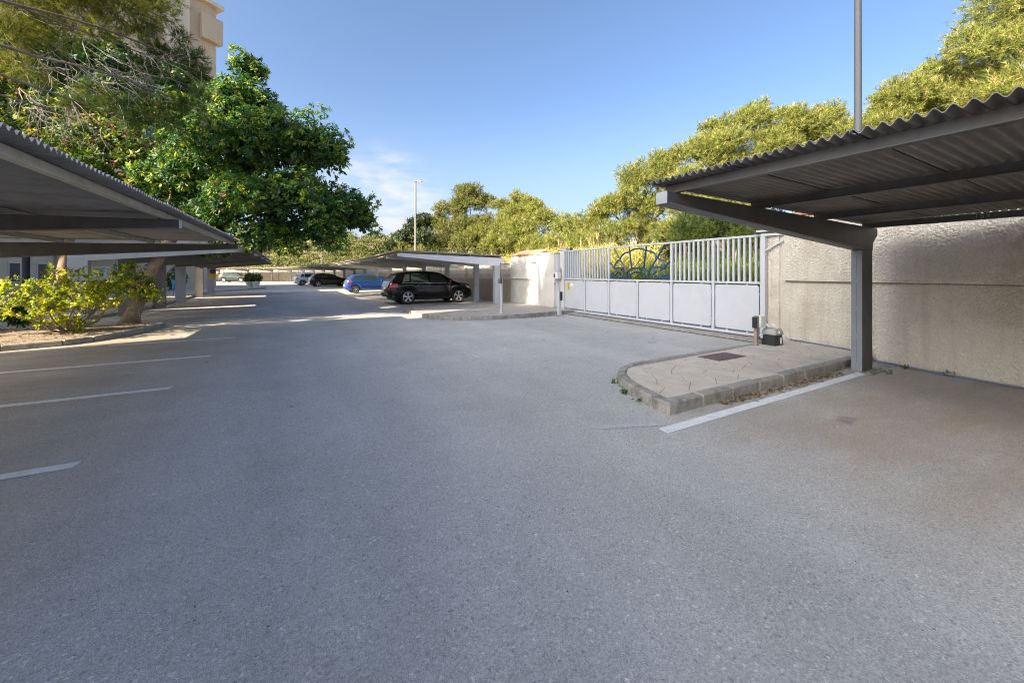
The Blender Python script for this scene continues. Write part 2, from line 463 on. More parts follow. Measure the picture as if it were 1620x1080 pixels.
M['print'] = mat('worn_grey_stencil', (0.26, 0.25, 0.245), 0.7, 0.15, 40)
M['pot'] = mat('white_stone_pot', (0.62, 0.60, 0.56), 0.85, 0.1, 12)
M['lamp_grey'] = mat('grey_lamp_post', (0.045, 0.052, 0.068), 0.7, 0.05, 3, spec=0.2)
M['lamp_cream'] = mat('cream_lamp_post', (0.19, 0.18, 0.16), 0.6, 0.05, 3)
M['lilac'] = mat('lilac_flowers', (0.42, 0.16, 0.50), 0.7, 0.3, 12)
# ------------------------------------------------------------------ ground, road, hills
def sheet(name, pts, z, m, kind='structure'):
    b = MB(); b.add([(p[0], p[1], z) for p in pts], [tuple(range(len(pts)))])
    o = b.build(name, m, fix=False)
    return tag(o, kind=kind)

def road_outline():
    left = [(-40, -40), (-40, 17.0)]
    return left
g = MB()
g.add([(-1500, -1500, -0.02), (1500, -1500, -0.02), (1500, 1500, -0.02), (-1500, 1500, -0.02)], [(0, 1, 2, 3)])
tag(g.build('ground', M['terrain'], fix=False), kind='structure')
tag(MB().add([(-60, -40, 0), (11.5, -40, 0), (11.5, 30, 0), (9.5, 50, 0), (6, 66, 0), (-6, 92, 0), (-60, 105, 0)],
             [(0, 1, 2, 3, 4, 5, 6)]).build('road', M['asphalt'], fix=False), kind='structure')

def hill_z(x, y):
    z = 0
    if x > 10.2:
        t = min(max((x - 10.8) / 45, 0), 1)
        z = 7.0 * t * t * (3 - 2 * t)
    # far slope closing the view to the north
    s = (y - 84 + 0.25 * x) / 60
    if s > 0:
        s = min(s, 1)
        z = max(z, 9.5 * s * s * (3 - 2 * s) * 1.3)
    return z
hb = MB(); nx, ny = 70, 70
gx = [10.6 + 170 * (i / nx) ** 1.6 for i in range(nx + 1)]
gy = [-60 + 260 * (j / ny) for j in range(ny + 1)]
hb.add([(x, y, hill_z(x, y) - 0.03 + 0.25 * noise.noise((x * 0.2, y * 0.2, 3)) * min(1, (x - 10.6) / 4)) for y in gy for x in gx],
       [(j * (nx + 1) + i, j * (nx + 1) + i + 1, (j + 1) * (nx + 1) + i + 1, (j + 1) * (nx + 1) + i) for j in range(ny) for i in range(nx)])
tag(hb.build('hill', M['terrain'], smooth=True, fix=False), kind='structure')
hb = MB()
gx = [-140 + 151 * i / 50 for i in range(51)]
gy = [86 + 120 * j / 30 for j in range(31)]
hb.add([(x, y, hill_z(min(x, 10), y) - 0.04) for y in gy for x in gx],
       [(j * 51 + i, j * 51 + i + 1, (j + 1) * 51 + i + 1, (j + 1) * 51 + i) for j in range(30) for i in range(50)])
tag(hb.build('hill', M['terrain'], smooth=True, fix=False), kind='structure')

# parking lines (sheets 4 mm above the road)
def paint_line(a, b, w, z=0.004):
    a, b = Vector((*a, 0)), Vector((*b, 0))
    t = (b - a).normalized(); s = Vector((-t.y, t.x, 0)) * w / 2
    n = max(2, int((b - a).length / 0.12))
    vs, fs = [], []
    for i in range(n + 1):
        p = a.lerp(b, i / n)
        j1 = noise.noise(p * 6) * 0.006; j2 = noise.noise(p * 6 + Vector((9, 2, 0))) * 0.006
        e = 0.02 if i == n else 0
        vs += [(p + s * (1 + j1 / w * 2) + t * e).to_tuple()[:2] + (z,), (p - s * (1 + j2 / w * 2)).to_tuple()[:2] + (z,)]
    fs = [(2 * i, 2 * i + 1, 2 * i + 3, 2 * i + 2) for i in range(n)]
    o = MB().add(vs, fs).build('parking_line', M['paint'], fix=False)
    return tag(o, kind='structure')
for y, xe in ((4.36, -1.5), (6.68, -1.42), (8.92, -1.32), (11.17, -1.2), (15.0, -1.2), (17.2, -1.2), (19.4, -1.2), (21.5, -1.18),
              (23.6, -1.15), (25.8, -1.15), (28.0, -1.15), (30.2, -1.15), (32.4, -1.15), (34.6, -1.15)):
    paint_line((-3.35 if 10 < y < 12 else -5.2, y), (xe, y), 0.12)
paint_line((7.5, 2.66), (3.08, 2.60), 0.12)
sm = paint_line((3.18, 2.74), (2.58, 2.97), 0.09); sm.data.materials[0] = M['paint_worn']
for y in (16.05, 20.9, 23.2, 25.5, 27.8, 30.1, 32.4, 34.7):
    paint_line((7.6, y), (3.75, y), 0.10)
for a, b in (((2.75, 37.2), (7, 37.6)), ((2.4, 41.6), (6.6, 42.2)), ((2.0, 46.1), (6.3, 46.9)), ((1.4, 50.5), (5.6, 51.4))):
    paint_line(b, a, 0.10)

# cracks and the sealed joint across the road
def crack(pts, w):
    P = []
    for i in range(len(pts) - 1):
        a, b = Vector((*pts[i], 0)), Vector((*pts[i + 1], 0))
        n = max(2, int((b - a).length / 0.09))
        P += [a.lerp(b, k / n) for k in range(n)]
    P.append(Vector((*pts[-1], 0)))
    vs, fs = [], []
    for i, p in enumerate(P):
        t = (P[min(i + 1, len(P) - 1)] - P[max(i - 1, 0)]).normalized(); s = Vector((-t.y, t.x, 0))
        p = p + s * 0.05 * noise.noise(p * 3.1)
        ww = w * (0.6 + 0.7 * abs(noise.noise(p * 7)))
        vs += [(p.x + s.x * ww, p.y + s.y * ww, 0.003), (p.x - s.x * ww, p.y - s.y * ww, 0.003)]
    fs = [(2 * i, 2 * i + 1, 2 * i + 3, 2 * i + 2) for i in range(len(P) - 1)]
    tag(MB().add(vs, fs).build('road_crack', M['joint'], fix=False), kind='structure')
crack([(-1.4, 14.35), (0.3, 14.5), (1.8, 14.75), (3.6, 14.7)], 0.008)

# ------------------------------------------------------------------ kerbs and pavements
def offset_in(pts, d):
    """inward offset of a counter-clockwise outline"""
    n = len(pts); out = []
    for i in range(n):
        p0, p1, p2 = Vector(pts[i - 1]), Vector(pts[i]), Vector(pts[(i + 1) % n])
        e1 = (p1 - p0).normalized(); e2 = (p2 - p1).normalized()
        n1 = Vector((-e1.y, e1.x)); n2 = Vector((-e2.y, e2.x))
        b = (n1 + n2); b = b / max(0.3, b.dot(n1)) if b.length > 1e-6 else n1
        out.append(p1 + b * d)
    return out

def resample(pts, step):
    out = []
    for i in range(len(pts) - 1):
        a, b = Vector(pts[i]), Vector(pts[i + 1])
        n = max(1, round((b - a).length / step))
        out += [a.lerp(b, k / n) for k in range(n)]
    out.append(Vector(pts[-1]))
    return out

def kerb_stones(parent, path, step, width, z1, m, z0=-0.04, seed=1, gap=0.013, bev=0.014):
    """single kerb stones along a path; the pavement lies to the left of it"""
    rr = random.Random(seed)
    P = resample(path, step)
    n = len(P); ins = []
    for i in range(n):
        a = P[max(i - 1, 0)]; b = P[min(i + 1, n - 1)]
        t = (b - a).normalized(); ins.append(P[i] + Vector((-t.y, t.x)) * width)
    for i in range(n - 1):
        a, b, c, d = P[i], P[i + 1], ins[i + 1], ins[i]
        t = (b - a).normalized()
        g_ = t * gap / 2
        dz = rr.uniform(-0.006, 0.006); o = Vector((-t.y, t.x)) * rr.uniform(-0.006, 0.006)
        q = [a + g_ + o, b - g_ + o, c - g_ + o, d + g_ + o]
        mb = MB(); mb.hexa([(p.x, p.y, z0) for p in q], [(p.x, p.y, z1 + dz) for p in q])
        mb.build('kerb_stone', m, parent, bevel=bev)

def arc(c, r, a0, a1, n):
    return [(c[0] + r * math.cos(R(a0 + (a1 - a0) * i / n)), c[1] + r * math.sin(R(a0 + (a1 - a0) * i / n))) for i in range(n + 1)]

# island beside the gate, stamped like crazy paving
isl = tag(empty('pavement', (0, 0, 0)), kind='structure')
isl_edge = [(8.62, 2.94), (3.46, 2.85), (3.50, 3.12), (3.56, 3.38), (3.64, 3.62), (3.74, 3.84), (3.90, 4.08), (4.12, 4.28), (4.42, 4.40), (4.85, 4.46), (5.5, 4.50), (7.85, 4.52)]
isl_path = [(p[0], p[1]) for p in reversed(isl_edge)]            # inside on the left
kerb_stones(isl, isl_path[:4], 0.62, 0.10, 0.128, M['kerb'], seed=3)
kerb_stones(isl, isl_path[3:11], 0.33, 0.13, 0.130, M['kerb'], seed=4, bev=0.018)
kerb_stones(isl, isl_path[10:], 0.56, 0.13, 0.132, M['kerb'], seed=5, bev=0.018)
outer = [(8.66, 2.96), (8.98, 4.46), (7.85, 4.40), (5.5, 4.38), (4.85, 4.34), (4.46, 4.28), (4.20, 4.17), (3.99, 3.99), (3.85, 3.78), (3.76, 3.57), (3.69, 3.34), (3.63, 3.10), (3.60, 2.985)]
MB().prism(outer, -0.04, 0.1262).build('mortar_bed', M['stamp_joint'], isl)

def clip(poly, p, nrm):
    out = []
    for i in range(len(poly)):
        a, b = poly[i], poly[(i + 1) % len(poly)]
        da = (a[0] - p[0]) * nrm[0] + (a[1] - p[1]) * nrm[1]
        db = (b[0] - p[0]) * nrm[0] + (b[1] - p[1]) * nrm[1]
        if da <= 0: out.append(a)
        if da * db < 0:
            t = da / (da - db)
            out.append((a[0] + (b[0] - a[0]) * t, a[1] + (b[1] - a[1]) * t))
    return out
def inside(p, poly):
    c = False
    for i in range(len(poly)):
        a, b = poly[i], poly[i - 1]
        if (a[1] > p[1]) != (b[1] > p[1]) and p[0] < (b[0] - a[0]) * (p[1] - a[1]) / (b[1] - a[1]) + a[0]: c = not c
    return c
MAN = (5.80, 6.55, 3.84, 4.24)                                   # the manhole cover's frame
rr = random.Random(12)
seeds = []
tries = 0
while len(seeds) < 74 and tries < 9000:
    tries += 1
    p = (rr.uniform(3.5, 9.0), rr.uniform(2.9, 4.5))
    if inside(p, outer) and all((p[0] - q[0]) ** 2 + (p[1] - q[1]) ** 2 > 0.27 ** 2 for q in seeds): seeds.append(p)
for i, s_ in enumerate(seeds):
    poly = [(s_[0] - .8, s_[1] - .8), (s_[0] + .8, s_[1] - .8), (s_[0] + .8, s_[1] + .8), (s_[0] - .8, s_[1] + .8)]
    for j, t_ in enumerate(seeds):
        if i == j: continue
        dx, dy = t_[0] - s_[0], t_[1] - s_[1]; L = math.hypot(dx, dy)
        if L > 1.6: continue
        k = 0.5 - 0.0045 / L
        poly = clip(poly, (s_[0] + dx * k, s_[1] + dy * k), (dx / L, dy / L))
    o_ = list(reversed(outer))
    if sum(o_[k][0] * o_[(k + 1) % len(o_)][1] - o_[(k + 1) % len(o_)][0] * o_[k][1] for k in range(len(o_))) < 0: o_ = o_[::-1]
    for k in range(len(o_)):
        a, b = o_[k], o_[(k + 1) % len(o_)]
        L = math.hypot(b[0] - a[0], b[1] - a[1])
        # the outline is convex apart from a slight kink, so plain clipping holds
        poly = clip(poly, a, ((b[1] - a[1]) / L, -(b[0] - a[0]) / L))
        if len(poly) < 3: break
    if len(poly) < 3: continue
    # keep clear of the manhole
    x0, x1, y0, y1 = MAN
    pieces = [poly]
    if max(p[0] for p in poly) > x0 and min(p[0] for p in poly) < x1 and max(p[1] for p in poly) > y0 and min(p[1] for p in poly) < y1:
        midp = clip(clip(poly, (x0, 0), (-1, 0)), (x1, 0), (1, 0))
        pieces = [clip(poly, (x0, 0), (1, 0)), clip(poly, (x1, 0), (-1, 0)), clip(midp, (0, y0), (0, 1)), clip(midp, (0, y1), (0, -1))]
    for poly in pieces:
        if len(poly) < 3: continue
        zt = 0.1290 + rr.uniform(-0.0012, 0.0012)
        c = (sum(p[0] for p in poly) / len(poly), sum(p[1] for p in poly) / len(poly))
        mb = MB(); n = len(poly)
        inn = [(c[0] + (p[0] - c[0]) * 0.985, c[1] + (p[1] - c[1]) * 0.985) for p in poly]
        vs = [(*p, 0.112) for p in poly] + [(*p, zt - 0.003) for p in poly] + [(*p, zt) for p in inn]
        fs = [tuple(range(2 * n, 3 * n))] + [(k, (k + 1) % n, (k + 1) % n + n, k + n) for k in range(n)] + [(k + n, (k + 1) % n + n, (k + 1) % n + 2 * n, k + 2 * n) for k in range(n)]
        mb.add(vs, fs).build('flagstone', M['stamped'], isl)

mh = tag(empty('manhole_cover', (6.175, 4.04, 0.118)), 'rust brown manhole cover set into the stamped paving', 'manhole')
MB().box(-.372, .372, -.197, .197, 0, 0.010).build('frame', M['manhole'], mh, bevel=0.003)
b = MB()
for s in (-1, 1):
    b.box(s * .18 - .172, s * .18 + .172, -.172, .172, 0.010, 0.016)
    for i in range(5):
        for j in range(4):
            b.box(s * .18 - .15 + i * .065, s * .18 - .11 + i * .065, -.14 + j * .075, -.095 + j * .075, 0.016, 0.019)
tag(b.build('lid', M['manhole'], mh), kind='stuff')

# island beyond the gate, grey pavers
isl2 = tag(empty('pavement', (0, 0, 0)), kind='structure')
edge2 = [(9.1, 11.75), (8.1, 11.66), (6.9, 11.45), (5.6, 11.38), (4.9, 11.52), (4.42, 11.82), (4.05, 12.25), (3.82, 12.75), (3.74, 13.5), (3.74, 15.4), (3.78, 15.75)]
kerb_stones(isl2, edge2[::-1], 0.5, 0.13, 0.13, M['kerb'], seed=8)
top2 = [(9.1, 11.90), (9.1, 16.6), (8.6, 16.9), (8.4, 17.3), (7.6, 17.3), (7.2, 16.9), (3.90, 15.75), (3.88, 13.5), (3.96, 12.8), (4.17, 12.33), (4.51, 11.93), (4.95, 11.66), (5.6, 11.52), (6.9, 11.59), (8.1, 11.80)]
MB().prism(top2, -0.04, 0.127).build('paving', M['pavers'], isl2)

# strip of pavement and lawn behind the left-hand carports
pv = tag(empty('pavement', (0, 0, 0)), kind='structure')
pe = [(-6.2, 15.9), (-5.75, 18.6), (-5.45, 22), (-5.5, 27), (-5.65, 32), (-5.8, 38), (-3.0, 43.4), (-2.3, 44.2), (-2.4, 45.6), (-4.5, 46.6)]
kerb_stones(pv, pe, 0.9, 0.14, 0.12, M['kerb'], seed=9)
MB().prism([(-6.06, 15.9), (-5.61, 18.6), (-5.31, 22), (-5.36, 27), (-5.51, 32), (-5.66, 38), (-2.95, 43.6), (-2.45, 44.2), (-2.55, 45.5), (-4.6, 46.4), (-14, 46), (-14, 15.9)][::-1], -0.04, 0.11).build('paving', M['pavers'], pv)
tag(MB().prism([(-8.0, 17.5), (-7.6, 24.5), (-16, 26), (-18, 17.5)][::-1], 0.05, 0.135).build('lawn', M['grass']), kind='structure')

# planted bed with its kerb
bed = tag(empty('planting_bed', (0, 0, 0)), kind='structure')
be = [(-9.5, 10.9), (-7.0, 11.15), (-4.93, 11.36), (-4.17, 11.62), (-3.83, 12.0), (-3.52, 12.64), (-3.32, 13.4), (-3.2, 14.1), (-3.18, 14.6), (-4.2, 14.72), (-6.3, 14.9), (-9.5, 14.9)]
kerb_stones(bed, be[:9], 0.62, 0.15, 0.115, M['kerb'], seed=10, bev=0.02)
kerb_stones(bed, be[8:], 0.8, 0.12, 0.10, M['kerb'], seed=11, bev=0.02)
inn = [(-9.5, 11.05), (-7.0, 11.3), (-4.95, 11.52), (-4.28, 11.74), (-3.97, 12.09), (-3.67, 12.7), (-3.47, 13.4), (-3.34, 14.1), (-3.32, 14.5), (-4.2, 14.6), (-6.3, 14.78), (-9.5, 14.78)]
sb = MB()
NX, NY = 60, 36
idx = {}
vs, fs = [], []
for j in range(NY + 1):
    for i in range(NX + 1):
        x = -9.5 + 6.2 * i / NX; y = 11.0 + 3.85 * j / NY
        vs.append((x, y, 0.085 + 0.03 * noise.noise((x * 2, y * 2, 0)) + 0.02 * noise.noise((x * 9, y * 9, 0)) + 0.04 * math.exp(-((x + 5) ** 2 + (y - 13.4) ** 2) / 2)))
for j in range(NY):
    for i in range(NX):
        cx = -9.5 + 6.2 * (i + .5) / NX; cy = 11.0 + 3.85 * (j + .5) / NY
        if inside((cx, cy), inn): fs.append((j * (NX + 1) + i, j * (NX + 1) + i + 1, (j + 1) * (NX + 1) + i + 1, (j + 1) * (NX + 1) + i))
sb.add(vs, fs).build('soil', M['soil'], bed, smooth=True, fix=False)
MB().prism(inn, -0.04, 0.05).build('bed_base', M['soil'], bed)

# ------------------------------------------------------------------ carports
def corr(name, parent, f0, f1, k0, k1, pitch, amp, seg, m, drop=0.0, th=0.006):
    """corrugated sheet between a front edge f0-f1 and a back edge k0-k1; waves run along the row"""
    f0, f1, k0, k1 = map(Vector, (f0, f1, k0, k1))
    L = (f1 - f0).length
    n = max(2, int(round(L / pitch * seg)))
    vs, fs = [], []
    for layer in (0, 1):
        for i in range(n + 1):
            t = i / n
            w = amp * math.sin(2 * math.pi * t * L / pitch) + drop - layer * th
            a = f0.lerp(f1, t); b = k0.lerp(k1, t)
            vs += [(a.x, a.y, a.z + w), (b.x, b.y, b.z + w)]
    o = 2 * (n + 1)
    for i in range(n):
        a = 2 * i
        fs += [(a, a + 1, a + 3, a + 2), (o + a, o + a + 2, o + a + 3, o + a + 1),
               (a, a + 2, o + a + 2, o + a), (a + 1, o + a + 1, o + a + 3, a + 3)]
    fs += [(0, o, o + 1, 1), (2 * n, 2 * n + 1, o + 2 * n + 1, o + 2 * n)]
    return MB().add(vs, fs).build(name, m, parent, smooth=50, fix=False)

def carport(label, beams, lc=4.4, back=0.35, zf=2.30, m_beam=None, pale_first=None, near=False, pale_cols=(), zb_off=0.0, purlins=4, group=None,
            end0=0.15, end1=0.15, m_purlin=None, m_sheet=None, col_x=0.26, col_y=0.17, sheet_w=None, base_z=None, skip_cols=()):
    """beams: list of ((x, y) front end, (dx, dy) unit vector to the back)"""
    root = tag(empty('carport', (beams[0][0][0], beams[0][0][1], 0)), label, 'carport', group)
    ox, oy = beams[0][0]
    def loc(p): return (p[0] - ox, p[1] - oy, p[2])
    frames = []
    for (fx_, fy_), (dx, dy) in beams:
        L = math.hypot(dx, dy); frames.append((Vector((fx_, fy_, 0)), Vector((dx / L, dy / L, 0))))
    mp = m_purlin or M['galv']; ms = m_sheet or M['sheet']
    ltot = lc + back
    bw = 0.135
    def ztop(s): return zf - 0.105 * s / lc                     # top of a beam, s from the front
    for i, (f, d) in enumerate(frames):
        s_ = Vector((-d.y, d.x, 0))
        mb = MB()
        prof = [(0, zf - 0.12), (lc - col_x / 2, zf - 0.46), (lc + col_x / 2, zf - 0.46), (lc + col_x / 2 + 0.02, zf - 0.34), (ltot, zf - 0.22), (ltot, ztop(ltot)), (0, zf)]
        n = len(prof)
        vs = []
        for sg in (1, -1):
            for s, z in prof:
                p = f + d * s + s_ * (sg * bw / 2)
                vs.append(loc((p.x, p.y, z)))
        fs = [tuple(range(n)), tuple(range(2 * n - 1, n - 1, -1))] + [(k, (k + 1) % n, (k + 1) % n + n, k + n) for k in range(n)]
        mb.add(vs, fs)
        mbm = (M['steel_white'] if pale_first[0] == 0 and len(beams) > 8 else M['steel_pale']) if (pale_first and i in pale_first) else (m_beam or M['steel'])
        bo = mb.build('beam', mbm, root, bevel=0.004 if near else 0)
        # flange lip under the beam
        a = f + d * 0.03; b = f + d * (lc - col_x / 2 - .02)
        lip = MB()
        for sg in (1, -1):
            pa = a + s_ * (sg * (bw / 2 + 0.008)); pb = b + s_ * (sg * (bw / 2 + 0.008))
            lip.bar(loc((pa.x, pa.y, zf - 0.118 - 0.0)), loc((pb.x, pb.y, zf - 0.445)), 0.016, 0.012)
        if near:
            for nm in (lip,): nm.build('flange', M['steel_mid'], bo)
            e0_ = f - d * 0.006
            a_, b_ = e0_ - s_ * (bw / 2 - .002), e0_ + s_ * (bw / 2 - .002)
            a2, b2 = a_ + d * .0055, b_ + d * .0055
            MB().hexa([loc((p.x, p.y, zf - 0.118)) for p in (a_, a2, b2, b_)], [loc((p.x, p.y, zf - .002)) for p in (a_, a2, b2, b_)]).build('skylit_end_plate', M['steel_pale'], bo)  # beam end coloured paler to stand for sky light on it
        if i not in skip_cols:
            c = f + d * lc
            cm = M['steel_pale'] if i in pale_cols else mbm
            z0 = base_z[i] if base_z else 0.0
            q = [c - d * col_x / 2 - s_ * col_y / 2, c + d * col_x / 2 - s_ * col_y / 2, c + d * col_x / 2 + s_ * col_y / 2, c - d * col_x / 2 + s_ * col_y / 2]
            co = MB().hexa([loc((p.x, p.y, z0)) for p in q], [loc((p.x, p.y, zf - 0.455)) for p in q]).build('column', cm, root, bevel=0.006 if near else 0)
            if near:
                q0 = c - d * (col_x / 2 + 0.010)
                a_, b_ = q0 - s_ * (col_y / 2 + .004), q0 + s_ * (col_y / 2 + .004)
                a2, b2 = a_ + d * .0095, b_ + d * .0095
                MB().hexa([loc((p.x, p.y, z0 + .018)) for p in (a_, a2, b2, b_)], [loc((p.x, p.y, zf - 0.47)) for p in (a_, a2, b2, b_)]).build('flange', M['steel_skylit'], co)  # front face coloured paler than the column, as lit by the sky
                w = MB(); fr = c - d * (col_x / 2 + 0.011)
                for k in range(4):
                    w.bar(loc((fr.x, fr.y, z0 + 0.15 + k * 0.42)), loc((fr.x, fr.y, z0 + 0.50 + k * 0.42)), 0.006, 0.003, up=tuple(d))
                tag(w.build('weld_seam', M['joint'], co), kind='stuff')
                p0 = loc((c.x, c.y, 0))
                MB().box(p0[0] - .27, p0[0] + .25, p0[1] - .2, p0[1] + .2, z0 + .004, z0 + 0.018).build('base_plate', M['kerb'], root, bevel=0.003)
                for sx in (-1, 1):
                    for sy in (-1, 1):
                        MB().lathe([(0, .05), (.011, .05), (.011, .03), (.022, .03), (.022, .016), (0, .016)], 6, (p0[0] - .01 + sx * .21, p0[1] + sy * .15, z0)).build('anchor_bolt', M['rust'], root)
    # purlins and sheets, bay by bay
    ph = 0.085
    pos = [0.16 + (lc + back - 0.3) * k / (purlins - 1) for k in range(purlins)]
    nb = len(frames) - 1
    for i in range(nb):
        (f0, d0), (f1, d1) = frames[i], frames[i + 1]
        t = (f1 - f0).normalized()
        e0 = t * end0 if i == 0 else Vector(); e1 = t * end1 if i == nb - 1 else Vector()
        for s in pos:
            a = f0 + d0 * s - e0 * 0.4; b = f1 + d1 * s + e1 * 0.4
            z = ztop(s) + ph / 2
            pm = MB()
            pm.bar(loc((a.x, a.y, z)), loc((b.x, b.y, z)), 0.045, ph)
            if near:
                sgn = d0 * -0.022
                pm.bar(loc((a.x + sgn.x, a.y + sgn.y, z - ph / 2 + 0.004)), loc((b.x + sgn.x, b.y + sgn.y, z - ph / 2 + 0.004)), 0.05, 0.007)
            po = pm.build('purlin', mp, root)
            if near and i == 0 or near:
                for q, dd in ((f0, d0), (f1, d1)):
                    pp = q + dd * (s + 0.05)
                    MB().box(*[v for pr in zip(loc((pp.x - .035, pp.y - .02, 0))[:2], loc((pp.x + .015, pp.y + .02, 0))[:2]) for v in pr], ztop(s), ztop(s) + .075).build('cleat', M['steel'], po)
        fa = f0 - e0 - d0 * 0.03; fb = f1 + e1 - d1 * 0.03
        ka = f0 - e0 + d0 * (ltot + 0.02); kb = f1 + e1 + d1 * (ltot + 0.02)
        zfr, zbk = ztop(0) + ph + 0.026, ztop(ltot) + ph + 0.026
        L = (fb - fa).length
        ns = max(1, round(L / sheet_w)) if sheet_w else 1
        for k in range(ns):
            t0, t1 = k / ns, min(1.0, (k + 1) / ns + (0.006 if k < ns - 1 else 0))
            A, B = fa.lerp(fb, t0), fa.lerp(fb, t1); C_, D = ka.lerp(kb, t0), ka.lerp(kb, t1)
            ov = random.uniform(-0.012, 0.012)
            A, B = A - d0 * ov, B - d0 * ov
            corr('roof_sheet', root, loc((A.x, A.y, zfr)), loc((B.x, B.y, zfr)), loc((C_.x, C_.y, zbk)), loc((D.x, D.y, zbk)), 0.075 if near else 0.16, 0.018 if near else 0.022,
                 10 if near else 5, ms, drop=0.004 * (k % 2))
    return root

X1 = (1, 0)
# carport over the bay right of the gate
car_r = carport('dark steel carport with corrugated roof beside the stamped paving island', [((3.22, 2.74), X1), ((3.22, -2.2), X1), ((3.22, -7.0), X1)], lc=4.46, zf=2.31, near=True, end0=0.17, col_x=0.36, col_y=0.125,
                m_purlin=M['steel'], m_sheet=M['sheet'], sheet_w=0.82, skip_cols=())
# carport along the left edge
t_l = Vector((0.025, 1, 0)).normalized(); d_l = (-t_l.y, t_l.x)
car_l = carport('grey steel carport with corrugated roof over the empty bays on the left', [((-1.59, 1.9), d_l), ((-1.45, 7.37), d_l), ((-1.31, 12.85), d_l)], lc=4.75, zf=2.27, near=True,
                end0=3.5, end1=0.12, m_beam=M['steel'], m_purlin=M['galv'], m_sheet=M['sheet_top'], sheet_w=0.82, col_x=0.3)
# carport past the big tree
lf = [((-1.36, 15.1), (-1, .0)), ((-1.37, 18.6), (-1, .01)), ((-1.36, 22.4), (-1, .015)), ((-1.38, 26.2), (-1, 0)), ((-1.42, 31.0), (-1, -.01)), ((-1.47, 35.4), (-1, -.02))]
carport('grey steel carport with thick columns behind the big glossy tree', lf, lc=3.75, back=0.75, zf=2.30, purlins=4, pale_first=(0,), m_beam=M['steel_mid'], col_x=0.40, col_y=0.22, pale_cols=(0, 3, 5), m_purlin=M['galv'], m_sheet=M['sheet_top'])
# long carport curving away behind the black car
rf = [(3.61, 16.0), (3.63, 18.3), (3.72, 22.9), (3.67, 27.5), (3.46, 32.1), (3.30, 36.7), (2.92, 41.2), (2.52, 45.8), (2.0, 50.3), (1.38, 54.8), (.62, 59.3), (-.34, 63.7), (-1.48, 68), (-2.75, 72.2), (-4.4, 76.6), (-6.9, 80.6), (-10.2, 84), (-14.2, 86.6), (-18.6, 88.4)]
rb = []
for i, p in enumerate(rf):
    a = Vector(rf[max(i - 1, 0)]); b = Vector(rf[min(i + 1, len(rf) - 1)])
    t = (b - a).normalized(); rb.append((p, (t.y, -t.x)) if i > 1 else (p, X1))
carport('long carport with white end beam curving away behind the parked cars', rb, lc=4.4, zf=2.29, pale_first=(0,), end0=0.1, m_beam=M['steel_pale'], pale_cols=tuple(range(0, 19)), m_purlin=M['bounce_tan_sheet'],
        m_sheet=M['bounce_tan_sheet'], base_z=[0.12] + [0] * 18, purlins=4)  # roof and purlins tinted for ground bounce light

# ------------------------------------------------------------------ walls
def rough_face(mb, o, ax, up, nrm, L, H_, cell, amp, freq, seed):
    """a roughcast face: a fine grid pushed in and out"""
    o, ax, up, nrm = Vector(o), Vector(ax).normalized(), Vector(up), Vector(nrm).normalized()
    nx, nz = int(L / cell), int(H_ / cell)
    vs = []
    for j in range(nz + 1):
        for i in range(nx + 1):
            p = o + ax * (L * i / nx) + up * (H_ * j / nz)
            q = p * freq + Vector((seed, 0, 0))
            h = abs(noise.noise(q)) * 1.3 + 0.55 * noise.noise(q * 2.3)
            if i in (0, nx) or j in (0, nz): h *= 0.3
            vs.append(p + nrm * (h * amp))
    fs = [(j * (nx + 1) + i, j * (nx + 1) + i + 1, (j + 1) * (nx + 1) + i + 1, (j + 1) * (nx + 1) + i) for j in range(nz) for i in range(nx)]
    mb.add(vs, fs)

def tile_piece(mb, L=0.42, r=0.075, r2=0.062, n=7, th=0.012):
    vs, fs = [], []
    for lay in (0, th):
        for x, rad in ((0, r), (L, r2)):
            for k in range(n + 1):
                a = math.pi * k / n
                vs.append((x, (rad - lay) * math.cos(a), (rad - lay) * math.sin(a)))
    m_ = n + 1
    for k in range(n):
        fs += [(k, k + 1, m_ + k + 1, m_ + k), (2 * m_ + k, 3 * m_ + k, 3 * m_ + k + 1, 2 * m_ + k + 1),
               (k, 2 * m_ + k, 2 * m_ + k + 1, k + 1), (m_ + k, m_ + k + 1, 3 * m_ + k + 1, 3 * m_ + k)]
    fs += [(0, m_, 3 * m_, 2 * m_), (n, 2 * m_ + n, 3 * m_ + n, m_ + n)]
    return mb.add(vs, fs)
_t = tile_piece(MB()).build('roof_tile', M['tile'], smooth=40)
TILE = _t.data
bpy.data.objects.remove(_t)

def tiles_along(parent, a, b, z, inward, tilt, rows=1, step=0.135, over=0.07):
    a, b, inward = Vector(a), Vector(b), Vector(inward).normalized()
    n = int((b - a).length / step)
    rz = math.atan2(inward.y, inward.x)
    for r_ in range(rows):
        for i in range(n + 1):
            p = a + (b - a) * (i / n)
            for inv in (0, 1):
                q = p + (b - a).normalized() * (step / 2 * inv) + inward * (-over + r_ * 0.34)
                o = link('roof_tile', TILE, parent)
                o.rotation_euler = (math.pi if inv else 0, -tilt if not inv else -tilt, rz)
                if inv: o.rotation_euler = Matrix(((inward.x * math.cos(tilt), inward.y, inward.x * math.sin(tilt)), (inward.y * math.cos(tilt), -inward.x, inward.y * math.sin(tilt)), (math.sin(tilt), 0, -math.cos(tilt)))).to_euler()
                o.location = (q.x - parent.location.x, q.y - parent.location.y, z + math.tan(tilt) * r_ * 0.34 + (0.075 if inv else 0.0) + random.uniform(-.006, .006) - parent.location.z)

